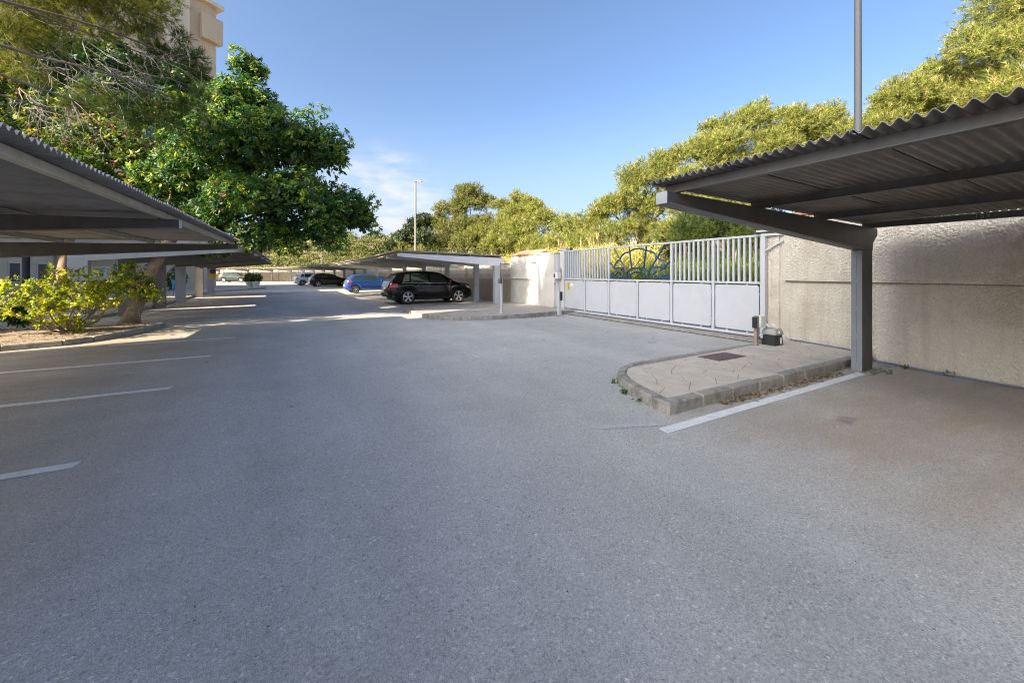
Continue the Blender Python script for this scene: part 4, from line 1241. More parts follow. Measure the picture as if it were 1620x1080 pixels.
    def crown(name, m, x0, x1, f0, f1, off, n=8):
        """windscreens: a band across the top of the body"""
        vs, fs = [], []
        c = 13
        for i in range(n + 1):
            x = x0 + (x1 - x0) * i / n; k = sect(x)
            f = f0 + (f1 - f0) * i / n
            dzx = (top(x + .02) - top(x - .02)) / .04
            nn = Vector((-dzx, 0, 1)).normalized() * off
            ys = [q[0] for q in k[7:]][::-1]; zs = [q[1] for q in k[7:]][::-1]
            for j in range(c):
                y = (j / (c - 1) * 2 - 1) * f * k[7][0]
                vs.append((x + nn.x, y, float(np.interp(abs(y), ys, zs)) + nn.z))
        o = len(vs); vs += [(x, y, z - off - .01) for x, y, z in vs]
        for i in range(n):
            for j in range(c - 1): fs.append((i * c + j, i * c + j + 1, (i + 1) * c + j + 1, (i + 1) * c + j))
        ring = list(range(c)) + [i * c + c - 1 for i in range(1, n + 1)] + [n * c + j for j in range(c - 2, -1, -1)] + [i * c for i in range(n - 1, 0, -1)]
        for a, b in zip(ring, ring[1:] + ring[:1]): fs.append((a, b, b + o, a + o))
        MB().add(vs, fs).build(name, m, root, smooth=50)
    crown('rear_window', M['rearglass'], *S['rear_glass'], .88, .90, .006)
    crown('windscreen', M['glass'], *S['wind'], .93, .93, .006)
    zp = S['plate_z']
    pl = MB().box(-.03, .0, -.26, .26, zp, zp + .11).build('number_plate', M['plate'], root)
    MB().box(-.016, L * 0 + .10, -wid(0.05) * .96, wid(0.05) * .96, bot(0) - .02, bot(0) + .13).build('rear_bumper', S.get('bump_mat', M['black']), root, bevel=.03)
    MB().box(L - .10, L + .012, -wid(L - .05) * .9, wid(L - .05) * .9, bot(L) - .02, bot(L) + .12).build('front_bumper', S.get('bump_mat', M['black']), root, bevel=.03)
    if S.get('tail_lines'):
        for s in (-1, 1): MB().box(-.02, .05, s * (W - .42) - .12, s * (W - .42) + .12, .5, .56).build('rear_reflector', M['red'], root)
    if S.get('spoiler'):
        x, z = S['spoiler']
        MB().hexa([(x - .12, -W * .66, z - .03), (x + .12, -W * .66, z), (x + .12, W * .66, z), (x - .12, W * .66, z - .03)], [(x - .12, -W * .66, z), (x + .12, -W * .66, z + .03), (x + .12, W * .66, z + .03), (x - .12, W * .66, z)]).build('roof_spoiler', paint, root, bevel=.01)
    return root

M['p_black'] = mat('black_car_paint', (0.003, 0.003, 0.004), 0.15, 0.03, 2, spec=0.35, coat=0.55)
M['p_dark'] = mat('dark_grey_car_paint', (0.01, 0.01, 0.012), 0.2, 0.03, 2, spec=0.4, coat=0.6)
M['p_blue'] = mat('blue_car_paint', (0.010, 0.07, 0.31), 0.25, 0.03, 2, metal=0.15, spec=0.6, coat=1.0)
M['p_white'] = mat('white_car_paint', (0.72, 0.72, 0.71), 0.25, 0.02, 2, coat=0.9)
M['p_grey'] = mat('grey_green_car_paint', (0.035, 0.042, 0.044), 0.3, 0.03, 2, metal=0.1, coat=0.4)

SUV = dict(L=4.39, xr=.90, xf=3.50, rw=.35, ra=.425,
    top=[(0, .70), (.015, .93), (.04, 1.04), (.10, 1.10), (.42, 1.44), (.66, 1.545), (1.2, 1.60), (1.9, 1.61), (2.4, 1.575), (2.65, 1.50), (3.28, 1.12), (3.42, 1.07), (4.0, .98), (4.22, .88), (4.33, .74), (4.39, .60)],
    belt=[(0, .66), (.02, .90), (.10, 1.02), (.6, 1.045), (1.6, 1.03), (2.6, 1.0), (3.3, .97), (4.0, .89), (4.22, .80), (4.39, .56)],
    wid=[(0, .66), (.03, .76), (.12, .855), (.35, .905), (1, .915), (3.4, .915), (3.9, .885), (4.2, .79), (4.32, .66), (4.39, .52)],
    bot=[(0, .42), (.10, .33), (.4, .27), (3.9, .27), (4.25, .29), (4.39, .36)],
    win_side=[((.66, .98), (.80, 1.02), .10, .86), ((1.05, 1.93), (1.09, 1.93), .06, .90), ((2.0, 3.06), (2.0, 2.58), .06, .90)],
    seams=(1.38, 1.96, 3.02), handles=(1.52, 2.2), mirror=2.98, trim=True,
    tail=[((.015, .42), (.02, .38), -.36, -.08)], head=[((3.98, 4.27), (3.86, 4.2), -.30, -.06)],
    rear_glass=(.115, .40), wind=(2.64, 3.27), plate_z=.74, rails=(.75, 2.3), rail_mat=M['black'], spokes=5, double=True, tail_lines=True, spoiler=(.46, 1.46), arch_mat=M['p_black'])
HATCH = dict(L=3.83, xr=.64, xf=3.08, rw=.295, ra=.345,
    top=[(0, .60), (.03, .80), (.10, .93), (.16, .98), (.42, 1.28), (.60, 1.375), (1.1, 1.43), (1.7, 1.425), (2.05, 1.36), (2.85, .98), (3.0, .94), (3.5, .80), (3.72, .68), (3.83, .52)],
    belt=[(0, .56), (.05, .80), (.14, .92), (.6, .945), (1.5, .91), (2.6, .875), (2.9, .85), (3.5, .74), (3.83, .48)],
    wid=[(0, .58), (.03, .68), (.12, .77), (.35, .825), (1, .835), (3.0, .83), (3.5, .77), (3.74, .62), (3.83, .48)],
    bot=[(0, .36), (.10, .27), (.3, .21), (3.5, .21), (3.7, .25), (3.83, .32)],
    win_side=[((.40, 1.12), (.60, 1.14), .10, .88), ((1.2, 2.62), (1.2, 2.05), .06, .90)],
    seams=(1.16, 2.52), handles=(1.34,), mirror=2.5,
    tail=[((.03, .42), (.06, .34), -.36, -.12)], head=[((3.4, 3.72), (3.2, 3.62), -.34, -.06)],
    rear_glass=(.16, .42), wind=(2.05, 2.82), plate_z=.5, spokes=6, double=False, rub=M['black'], sill_mat=M['p_blue'], bump_mat=M['p_blue'])
GOLF = dict(L=4.25, xr=.80, xf=3.40, rw=.32, ra=.375,
    top=[(0, .62), (.03, .84), (.10, .98), (.18, 1.04), (.44, 1.32), (.66, 1.43), (1.2, 1.485), (1.8, 1.48), (2.25, 1.42), (3.1, 1.02), (3.25, .98), (3.9, .86), (4.12, .74), (4.25, .56)],
    belt=[(0, .58), (.05, .84), (.16, .96), (.7, .98), (1.7, .95), (2.9, .91), (3.2, .89), (3.9, .79), (4.25, .52)],
    wid=[(0, .62), (.03, .72), (.12, .82), (.35, .875), (1, .885), (3.3, .88), (3.85, .82), (4.14, .68), (4.25, .5)],
    bot=[(0, .38), (.10, .29), (.35, .22), (3.9, .22), (4.1, .26), (4.25, .34)],
    win_side=[((.56, .92), (.72, .95), .12, .86), ((.99, 1.82), (1.02, 1.82), .07, .90), ((1.9, 2.92), (1.9, 2.3), .07, .90)],
    seams=(1.3, 1.86, 2.82), handles=(1.44, 2.1), mirror=2.78,
    tail=[((.03, .34), (.06, .28), -.32, -.10)], head=[((3.8, 4.12), (3.6, 4.02), -.32, -.06)],
    rear_glass=(.19, .44), wind=(2.25, 3.07), plate_z=.60, spokes=5, double=True, sill_mat=M['p_dark'], bump_mat=M['p_dark'])
def variant(base, **kw):
    d = dict(base); d.update(kw); return d
def by_rear_wheel(S, gx_, gy_, hd):
    W = max(p[1] for p in S['wid'])
    c, s = math.cos(hd), math.sin(hd)
    x, y = S['xr'], -(W - .03)
    return (gx_ - (x * c - y * s), gy_ - (x * s + y * c), 0.0)
hd = R(2); make_car('black sport utility car parked nose-in beside the white carport end', 'car', M['p_black'], SUV, by_rear_wheel(SUV, 4.78, 18.95, hd), hd)
hd = R(3); make_car('bright blue three-door hatchback parked beyond the black car', 'car', M['p_blue'], HATCH, by_rear_wheel(HATCH, 4.02, 31.4, hd), hd)
hd = R(9); S2 = variant(GOLF, sill_mat=M['black']); make_car('dark charcoal hatchback between the white and the blue car', 'car', M['p_dark'], S2, by_rear_wheel(S2, 2.35, 48.2, hd), hd)
hd = R(11); S3 = variant(GOLF, sill_mat=M['p_white'], bump_mat=M['p_white'], top=[(x, z * 1.03) for x, z in GOLF['top']], rails=(.7, 2.2), rail_mat=M['rim']); make_car('white hatchback, farthest in the row of parked cars', 'car', M['p_white'], S3, by_rear_wheel(S3, .95, 54.3, hd), hd)
hd = R(-20); S4 = variant(SUV, arch_mat=M['black'], bump_mat=M['black'], trim=False, tail_lines=False); make_car('grey green sport utility car at the far bend of the road', 'car', M['p_grey'], S4, by_rear_wheel(S4, -10.2, 80.5, hd), hd)
hd = R(160); S5 = variant(GOLF); make_car('dark car half hidden behind the columns at the far left', 'car', M['p_dark'], S5, (-12.2, 56.5, 0.11), hd)
# ------------------------------------------------------------------ vegetation
def cards(name, C, A, B, col, m, parent=None, fold=0.25, blade=False):
    """many small leaves: base C, long axis A, width axis B, one colour for each"""
    C, A, B, col = (np.asarray(x, np.float32) for x in (C, A, B, col))
    n = len(C)
    if blade:
        V = np.stack([C - B * .5, C + B * .5, C + A], 1)
        k = 3
        F = np.arange(3 * n).reshape(n, 3)
    else:
        N = np.cross(A, B); N /= (np.linalg.norm(N, axis=1, keepdims=True) + 1e-9)
        wl_ = np.linalg.norm(B, axis=1, keepdims=True)
        V = np.stack([C, C + A * .45 + B * .5 + N * wl_ * fold, C + A, C + A * .45 - B * .5 + N * wl_ * fold], 1)
        k = 4
        i = np.arange(n) * 4
        F = np.concatenate([np.stack([i, i + 1, i + 2], 1), np.stack([i, i + 2, i + 3], 1)])
    me = bpy.data.meshes.new(name)
    nf = len(F)
    me.vertices.add(n * k); me.vertices.foreach_set('co', V.reshape(-1).astype(np.float32))
    me.loops.add(nf * 3); me.loops.foreach_set('vertex_index', F.reshape(-1).astype(np.int32))
    me.polygons.add(nf); me.polygons.foreach_set('loop_start', (np.arange(nf) * 3).astype(np.int32))
    me.polygons.foreach_set('loop_total', np.full(nf, 3, np.int32))
    at_ = me.attributes.new('col', 'FLOAT_COLOR', 'POINT')
    c4 = np.ones((n, k, 4), np.float32); c4[:, :, :3] = col[:, None, :]
    at_.data.foreach_set('color', c4.reshape(-1))
    me.update(calc_edges=True)
    me.materials.append(m)
    return link(name, me, parent)

def unit(v): return v / (np.linalg.norm(v, axis=-1, keepdims=True) + 1e-9)
def rand_dir(n): return unit(rng.normal(size=(n, 3)))

def crown_points(blobs, n, inner=0.62, low=-0.75):
    """points in the outer shell of a union of lumps; low cuts off the underside"""
    blobs = np.asarray(blobs, float)              # x y z rx ry rz
    w = (blobs[:, 3] * blobs[:, 4] + blobs[:, 4] * blobs[:, 5]); w /= w.sum()
    P, N = [], []
    while len(P) < n:
        m_ = n
        b = blobs[rng.choice(len(blobs), m_, p=w)]
        d = rand_dir(m_)
        r = rng.uniform(inner, 1.0, (m_, 1)) ** 0.7
        p = b[:, :3] + d * b[:, 3:6] * r
        ok = d[:, 2] > low
        # drop points that lie deep inside another lump
        for q in blobs:
            e = ((p - q[:3]) / q[3:6]); ok &= (e ** 2).sum(1) > (inner * .82) ** 2
        P += list(p[ok]); N += list(unit(d / b[:, 3:6])[ok])
    return np.array(P[:n]), np.array(N[:n])

def mixcol(a, b, t): return np.asarray(a)[None] * (1 - t[:, None]) + np.asarray(b)[None] * t[:, None]

def broadleaf(name, parent, P, N, per, size, width, cols, droop=.5, spread=.9, m=None, tip=None, tipfrac=.1, newfrac=.3):
    """whorls of leaves at twig ends"""
    n = len(P)
    tw = unit(N + np.array([0, 0, .25]) + rng.normal(size=(n, 3)) * .35)
    C = np.repeat(P, per, 0); T = np.repeat(tw, per, 0)
    rd = unit(np.cross(T, rand_dir(n * per)))
    A = unit(T * rng.uniform(.1, .9, (n * per, 1)) + rd * spread + np.array([0, 0, -1.0]) * droop * rng.uniform(.3, 1.2, (n * per, 1)))
    ln = size * rng.uniform(.65, 1.2, (n * per, 1))
    S = unit(np.cross(A, T + rng.normal(size=(n * per, 3)) * .25))
    C = C + T * rng.uniform(-.06, .05, (n * per, 1)) + rng.normal(size=(n * per, 3)) * size * .12
    t = np.repeat((rng.uniform(size=n) < newfrac) * rng.uniform(.5, 1, n), per) * rng.uniform(.5, 1, n * per)
    col = mixcol(cols[0], cols[1], t)
    col *= rng.uniform(.65, 1.3, (n * per, 1)) * np.repeat(rng.uniform(.75, 1.2, (n, 1)), per, 0)
    if tip is not None:
        k = np.repeat(rng.uniform(size=n) < tipfrac, per) & (rng.uniform(size=n * per) < .55)
        col[k] = np.asarray(tip)[None] * rng.uniform(.7, 1.2, (k.sum(), 1))
    return cards(name, C, A * ln, S * width * ln / size, col, m or M['leafglossy'], parent)

def needles(name, parent, P, N, per, ln, wd, cols, spread=.85, m=None, up=.35):
    n = len(P)
    tw = unit(N + np.array([0, 0, up]) + rng.normal(size=(n, 3)) * .35)
    C = np.repeat(P, per, 0); T = np.repeat(tw, per, 0)
    A = unit(T + rand_dir(n * per) * spread) * ln * rng.uniform(.6, 1.2, (n * per, 1))
    S = unit(np.cross(A, rand_dir(n * per))) * wd
    C = C + T * rng.uniform(-.6, .5, (n * per, 1)) * ln
    t = np.repeat(rng.uniform(size=n) ** 1.5, per) * rng.uniform(.4, 1, n * per)
    col = mixcol(cols[0], cols[1], t) * np.repeat(rng.uniform(.7, 1.25, (n, 1)), per, 0) * rng.uniform(.8, 1.2, (n * per, 1))
    if len(cols) > 2:
        k = np.repeat(rng.uniform(size=n) < .10, per) & (rng.uniform(size=n * per) < .35)
        col[k] = np.asarray(cols[2])[None]
    return cards(name, C, A, S, col, m or M['needle'], parent, blade=True)

def limb(a, b, r0, r1, sag=0.0, wob=.12, n=7, seed=0):
    a, b = Vector(a), Vector(b); pts, rad = [], []
    L = (b - a).length
    for i in range(n + 1):
        t = i / n
        p = a.lerp(b, t)
        p += Vector((noise.noise((t * 3, seed, 1.3)), noise.noise((t * 3, seed, 7.7)), noise.noise((t * 3, seed, 4.1)) * .6)) * wob * L * math.sin(math.pi * min(1, t * 1.0)) 
        p.z += sag * math.sin(math.pi * t)
        pts.append(p); rad.append(r0 + (r1 - r0) * t)
    return pts, rad

def sub_blobs(blobs, k, fr=(.34, .55), seed=0):
    """break big lumps into many smaller clumps on their surface"""
    r_ = np.random.default_rng(seed); out = []
    for b in blobs:
        b = np.asarray(b, float)
        for _ in range(k):
            d = unit(r_.normal(size=3)); d[2] = abs(d[2]) * .9 - .25 * r_.uniform()
            f = r_.uniform(*fr)
            out.append(np.concatenate([b[:3] + d * b[3:6] * r_.uniform(.55, .85), b[3:6] * f]))
    return np.array(out)

# ---- the big glossy tree over the road
FT = Vector((-4.12, 15.25, .1))
ft = tag(empty('broadleaf_tree', FT), 'large glossy dark green tree with a pale leaning trunk over the road', 'tree')
def fl(p): return tuple(Vector(p) - FT)
tp = [fl((-4.14, 15.2, .02)), fl((-4.05, 15.25, .35)), fl((-3.86, 15.3, 1.0)), fl((-3.66, 15.35, 1.6)), fl((-3.45, 15.4, 2.1)), fl((-3.1, 15.5, 2.8)), fl((-2.6, 15.6, 3.8)), fl((-2.2, 15.7, 5.2))]
MB().tube(tp, [.24, .175, .155, .145, .14, .13, .1, .05], 14).build('trunk', M['bark'], ft, smooth=True)
for i, (a, b, r0) in enumerate((((-3.45, 15.4, 2.1), (-3.6, 15.9, 3.4), .08), ((-3.2, 15.5, 2.7), (-.2, 15.1, 3.6), .1), ((-2.9, 15.5, 3.2), (-1.0, 16.8, 5.0), .09), ((-3.3, 15.4, 2.4), (-3.3, 15.9, 4.4), .07), ((-2.6, 15.6, 3.8), (1.4, 15.4, 4.6), .08))):
    p, r_ = limb(fl(a), fl(b), r0, .02, seed=i)
    MB().tube(p, r_, 8).build('branch', M['bark'], ft, smooth=True)
big = [at(385, 165, 13.2), at(430, 235, 12.6), at(350, 250, 12.2), at(500, 240, 13.0), at(470, 320, 12.3), at(545, 330, 13.2), at(390, 330, 11.8), at(310, 290, 12.6), at(300, 200, 13.4), at(565, 350, 13.6), at(250, 330, 13.4), at(395, 110, 13.6), at(335, 350, 12.2), at(430, 370, 12.2), at(270, 280, 12.8), at(510, 365, 12.6), at(370, 200, 13.0)]
rad = [1.15, 1.5, 1.45, 1.05, 1.35, .85, 1.35, 1.2, 1.2, .55, 1.0, .55, .8, .75, 1.0, .7, 1.2]
fb = [(*fl(p), r, r, r * .85) for p, r in zip(big, rad)]
sb_ = np.concatenate([sub_blobs(fb, 15, (.34, .52), 3), np.array([(*fl(at(505, 172, 13.2)), .35, .35, .28), (*fl(at(380, 85, 13.4)), .3, .3, .35), (*fl(at(585, 320, 13.4)), .32, .32, .3), (*fl(at(590, 360, 13.4)), .25, .25, .3), (*fl(at(455, 390, 12.2)), .6, .6, .3), (*fl(at(530, 385, 12.6)), .5, .5, .3), (*fl(at(340, 395, 12.6)), .5, .5, .3), (*fl(at(400, 385, 12.4)), .5, .5, .3), (*fl(at(430, 380, 12.6)), .5, .5, .3), (*fl(at(480, 190, 13.0)), .5, .5, .4)])])
P, N = crown_points(sb_, 8600, .5, -.9)
broadleaf('crown', ft, P, N, 11, .14, .048, ((.055, .155, .03), (.40, .47, .04)), droop=.8, tip=(.36, .22, .15), tipfrac=.015, newfrac=.45)
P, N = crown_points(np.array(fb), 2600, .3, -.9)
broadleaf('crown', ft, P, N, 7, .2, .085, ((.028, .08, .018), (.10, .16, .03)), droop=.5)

# ---- trees and leafy mass further left, behind the carport roof
def leafy(label, base, blobs, n, per, size, width, cols, group=None, trunk=.14, m=None, name='broadleaf_tree', tip=None, sub=13, cat='tree', newfrac=.35, lean=(0, 0)):
    o = tag(empty(name, base), label, cat, group)
    L = [(b[0] - base[0], b[1] - base[1], b[2] - base[2], *b[3:]) for b in blobs]
    c = np.array(L)[:, :3].mean(0)
    if trunk:
        p, r_ = limb((0, 0, -.1), (c[0], c[1], c[2]), trunk, trunk * .3, wob=.06, seed=base[0])
        MB().tube(p, r_, 10).build('trunk', M['bark'], o, smooth=True)
        for i, b in enumerate(L[:6]):
            p, r_ = limb((c[0] * .55, c[1] * .55, c[2] * .55), b[:3], trunk * .45, .012, seed=i * 3.1)
            MB().tube(p, r_, 6).build('branch', M['bark'], o, smooth=True)
    s = sub_blobs(L, sub, (.36, .58), int(abs(base[0] * 10 + base[1] * 7))) if sub else np.array(L)
    P, N = crown_points(s, n, .5, -.95)
    broadleaf('crown', o, P, N, per, size, width, cols, m=m, tip=tip, newfrac=newfrac)
    return o
def B3(u, v, d, r, k=.85): p = at(u, v, d); return (p.x, p.y, p.z, r, r, r * k)
leafy('leafy tree with reddish new leaves showing above the left carport roof', (-10.8, 20.2, .1), [B3(60, 260, 13.5, 1.5), B3(-40, 230, 13, 1.6), B3(150, 285, 13.2, 1.2), B3(220, 300, 13.4, 1.0), B3(120, 200, 14.4, 1.5), B3(10, 150, 14, 1.6), B3(220, 255, 13.8, 1.2), B3(180, 235, 14, 1.3)], 3400, 9, .17, .075,
      ((.06, .12, .02), (.36, .37, .04)), tip=(.45, .20, .12), trunk=.2)
leafy('dark leafy tree crown between the pine boughs and the glossy tree', (-7.6, 20.5, .1), [B3(215, 180, 17, 2.2), B3(120, 140, 17, 2.4), B3(290, 200, 17, 1.6), B3(30, 200, 17, 2.4), B3(200, 120, 17.5, 1.6), B3(280, 140, 17.5, 1.3), B3(40, 90, 17.5, 2)], 4200, 9, .22, .095, ((.02, .06, .016), (.12, .18, .02)), trunk=.22)

leafy('unseen garden tree added left of the planted bed to dapple the light', (-11.2, 12.9, .0), [(-11.2, 12.2, 5.6, 1.1, 1.1, 1.2), (-11.0, 13.4, 6.2, 1.2, 1.2, 1.4), (-11.4, 14.4, 5.4, 1.1, 1.0, 1.2), (-11.2, 13.2, 7.4, 1.0, 1.2, .8)], 620, 7, .2, .1, ((.04, .1, .02), (.2, .25, .03)), trunk=.12)  # out of view, added to break the sun into dapples
# the bright shrub in the planted bed
sh = tag(empty('shrub', (-4.66, 13.3, .1)), 'bright yellow green shrub with bare forked stems in the planted bed', 'shrub')
r5 = random.Random(5); ends = []
for i in range(11):
    a = R(i * 33 + r5.uniform(-12, 12)); rr_ = r5.uniform(.55, 1.55)
    tip_ = Vector((math.cos(a) * rr_ * 1.0, math.sin(a) * rr_ * .8, r5.uniform(.75, 1.38)))
    p, rd = limb((0, 0, -.05), tip_, r5.uniform(.022, .036), .008, sag=-.1, wob=.14, seed=i * 1.7)
    MB().tube(p, rd, 6).build('stem', M['bark'], sh, smooth=True)
    for k in range(7):
        q = p[r5.randint(3, 7)]; e = q + Vector((r5.uniform(-.4, .4), r5.uniform(-.4, .4), r5.uniform(-.02, .34)))
        MB().tube([q, q.lerp(e, .5) + Vector((0, 0, .03)), e], [.008, .006, .003], 4).build('twig', M['bark'], sh, smooth=True)
        ends += [e, q.lerp(e, .55), q.lerp(e, .8)]
    ends.append(p[-1])
for k in range(150):
    a = r5.uniform(0, 6.28); q = r5.uniform(0, 1) ** .5
    ends.append(Vector((math.cos(a) * q * 1.75, math.sin(a) * q * 1.3, r5.uniform(.55, 1.0) + .5 * (1 - q * q))))
for k in range(12): ends.append(Vector((r5.uniform(-.25, .3), r5.uniform(-.25, .25), r5.uniform(.08, .3))))
P = np.array(ends); N = unit(P - np.array([0, 0, .3]))
P = np.concatenate([P, P + rng.normal(size=P.shape) * .08]); N = np.concatenate([N, N])
broadleaf('foliage', sh, P, N, 8, .075, .05, ((.20, .27, .02), (.56, .53, .04)), droop=.35, m=M['leafsoft'], newfrac=.6)
# hanging leafy sprays on the leaning trunk
leafy('yellow green sucker shoots growing beside the pale leaning trunk', (-3.72, 14.7, .1), [B3(222, 445, 11.4, .30), B3(200, 430, 11.3, .30), B3(235, 465, 11.3, .24), B3(185, 455, 11.1, .26)], 130, 7, .10, .065, ((.09, .16, .015), (.30, .34, .03)), trunk=.02, m=M['leafsoft'], name='shrub', sub=0, cat='shrub', newfrac=.6)
leafy('small dark green bush at the foot of the trunk on the far left', (-6.35, 15.3, .1), [(-6.3, 15.35, .42, .3, .3, .32)], 90, 7, .10, .05, ((.03, .08, .015), (.09, .15, .02)), trunk=.02, name='shrub', sub=0, cat='shrub')
t2 = tag(empty('broadleaf_tree', (-6.52, 14.6, .08)), 'bare brown trunk cut by the left picture edge', 'tree')
MB().tube([(0, 0, -.05), (-.05, .05, .6), (-.12, .1, 1.3), (-.15, .2, 2.0), (-.1, .3, 3.2)], [.19, .14, .13, .12, .08], 12).build('trunk', M['bark'], t2, smooth=True)
P, N = crown_points(np.array([(-.1, .4, 3.6, .7, .7, .5)]), 90, .5)
broadleaf('crown', t2, P, N, 8, .16, .07, ((.035, .075, .015), (.18, .2, .03)))
gpst = tag(empty('post', (-6.50, 16.1, .0)), 'round grey steel post beside the lawn on the far left', 'post')
MB().tube([(0, 0, 0), (0, 0, 2.2)], .075, 12).build('pole', M['lamp_grey'], gpst, smooth=40)
MB().lathe([(0, 0), (.13, 0), (.13, .02), (0, .02)], 12).build('base', M['lamp_grey'], gpst)

# ---- pine boughs hanging in at the upper left
pt = tag(empty('pine_tree', (-8.8, 10.0, 0)), 'pine hanging needle boughs and dead grey twigs over the left carport', 'pine')
PT = Vector((-8.8, 10.0, 0))
def pl_(p): return tuple(Vector(p) - PT)
MB().tube([(0, 0, -.1), (.15, 0, 3), (.1, .1, 6), (.3, .1, 9.5), (.2, .2, 12)], [.30, .25, .21, .14, .04], 12).build('trunk', M['pinebark'], pt, smooth=True)
boughs = [((.1, .1, 6.4), at(225, 85, 9.6), .07), ((.2, .1, 7.6), at(250, 25, 9.8), .06), ((.25, .1, 8.4), at(120, -10, 9), .06), ((.1, .1, 5.6), at(300, 165, 9.4), .06), ((.1, .1, 5.2), at(210, 195, 9.0), .05), ((.1, .05, 6.0), at(310, 100, 10.2), .05), ((.1, .0, 4.8), at(120, 190, 8.8), .045)]
tips = []
for i, (a, b, r0) in enumerate(boughs):
    p, r_ = limb(a, pl_(b), r0, .012, sag=.35, wob=.07, n=12, seed=i * 2.3)
    MB().tube(p, r_, 7).build('branch', M['pinebark'], pt, smooth=True)
    tips.append(p)
lumps = [(30, 8, 8.8, .75), (110, 15, 9.0, .8), (190, 18, 9.4, .75), (245, 20, 9.7, .55), (60, -40, 8.6, .9), (170, -30, 9.2, .9), (150, 48, 9.0, .45), (215, 60, 9.5, .35), (20, 60, 8.6, .6), (40, 110, 8.8, .45), (90, 60, 8.9, .5), (250, -10, 9.8, .6), (120, -20, 9, .9), (230, 45, 9.6, .4), (10, 20, 8.5, .8)]
pb = np.array([(*pl_(at(u, v, d)), r, r, r * .6) for u, v, d, r in lumps])
P, N = crown_points(pb, 3000, .2, -1)
needles('foliage', pt, P, N, 22, .15, .0075, ((.11, .135, .02), (.36, .34, .055)), spread=.7, up=.1)
lumps = [(185, 165, 9.0, .42), (240, 170, 9.2, .45), (290, 165, 9.4, .4), (150, 148, 9.0, .4), (320, 148, 9.5, .28), (265, 195, 9.2, .35), (210, 190, 9.0, .35), (300, 90, 10.2, .42), (255, 85, 10.2, .42), (285, 60, 10.3, .3), (235, 110, 10.0, .4), (310, 115, 10.2, .35), (120, 165, 8.9, .3)]
pb = np.array([(*pl_(at(u, v, d)), r, r, r * .6) for u, v, d, r in lumps])
P, N = crown_points(pb, 1350, .15, -1)
needles('foliage', pt, P, N, 22, .14, .0075, ((.045, .09, .02), (.13, .17, .03), (.34, .17, .07)), spread=.7, up=.15)
# bare twigs
tw = MB(); r6 = random.Random(3)
def twig(p, d, L, r, depth):
    pts = [p]; q = p; dd = d.copy()
    n = 5
    for i in range(n):
        dd = (dd + Vector((r6.uniform(-.5, .5), r6.uniform(-.5, .5), r6.uniform(-.42, .32))) * .55).normalized()
        q = q + dd * (L / n); pts.append(q)
        if depth and r6.random() < .62: twig(q, (dd + Vector((r6.uniform(-1, 1), r6.uniform(-1, 1), r6.uniform(-.8, .5)))).normalized(), L * r6.uniform(.4, .65), r * .55, depth - 1)
    tw.tube(pts, [r * (1 - .14 * i) for i in range(n + 1)], 4, cap=False)
for u, v, d, du, dv in ((60, 95, 8.9, 80, 40), (120, 100, 9, 60, 60), (30, 140, 8.8, 60, 40), (90, 140, 8.8, 30, 60), (150, 95, 9.1, 70, 45), (190, 120, 9.2, 60, 30), (70, 60, 8.9, 90, 70), (110, 150, 8.8, 10, 55), (20, 95, 8.8, 70, 50), (225, 85, 9.6, 60, 10), (250, 150, 9.3, 60, 20), (130, 60, 9, 80, 60), (40, 170, 8.7, 50, 30), (200, 90, 9.4, 40, 60), (160, 130, 9, 40, 40), (0, 40, 8.7, 90, 60)):
    a = Vector(pl_(at(u, v, d))); b = Vector(pl_(at(u + du, v + dv, d + r6.uniform(-.5, .4))))
    for _ in range(3): twig(a, ((b - a).normalized() + Vector((r6.uniform(-.4, .4), r6.uniform(-.4, .4), r6.uniform(-.3, .3)))).normalized(), (b - a).length * r6.uniform(.8, 1.3), .010, 2)
tag(tw.build('dead_twigs', M['deadwood'], pt, fix=False), kind='stuff')

# ---- pines beyond the wall and the gate
PINE_G = 'pines beyond the wall'
def pine(label, blobs, n, base=None, cols=((.14, .175, .042), (.43, .41, .115), (.52, .37, .18)), per=15, ln=.21, wd=.014, sub=16, group=PINE_G, fr=(.34, .55), trunk=.16):
    B_ = [B3(*b) for b in blobs]
    c = np.array(B_)[:, :3].mean(0)
    if base is None:
        base = (c[0] + .3, c[1] + .2)
    bz = max(hill_z(*base) - .1, 0)
    o = tag(empty('pine_tree', (base[0], base[1], bz)), label, 'pine', group)
    L = [(b[0] - base[0], b[1] - base[1], b[2] - bz, *b[3:]) for b in B_]
    c = np.array(L)[:, :3].mean(0)
    p, r_ = limb((0, 0, -.2), tuple(c), trunk, trunk * .4, wob=.05, seed=base[0])
    MB().tube(p, r_, 9).build('trunk', M['pinebark'], o, smooth=True)
    for i, b in enumerate(L):
        q = p[min(len(p) - 1, 2 + i % 5)]
        pp, rr2 = limb(tuple(q), b[:3], trunk * .4, .02, wob=.08, seed=i + base[1])
        MB().tube(pp, rr2, 6).build('branch', M['pinebark'], o, smooth=True)
    s = sub_blobs(L, sub, fr, int(base[0] * 13 + base[1] * 7) % 9999)
    P, N = crown_points(s, int(n * 2.2), .3, -.85)
    needles('crown', o, P, N, per + 3, ln * .95, wd * 1.25, cols)
    return o
pine('tall sunlit pine above the dark carport at the right picture edge', [(1640, 20, 14.5, 2.3), (1560, 90, 14.6, 1.5), (1640, 140, 14, 1.9), (1590, 160, 14, 1.3), (1720, 60, 14, 2.2)], 3600, per=16, ln=.20, wd=.012)
pine('rounded sunlit pine between the grey lamp post and the tallest pine', [(1440, 165, 16, 1.35), (1500, 175, 16, 1.5), (1410, 205, 16, 1.1), (1470, 125, 16.5, .8), (1560, 200, 15.5, 1.4), (1390, 190, 16.5, .8), (1530, 140, 16, 1.2)], 3400, per=16, ln=.19, wd=.012)
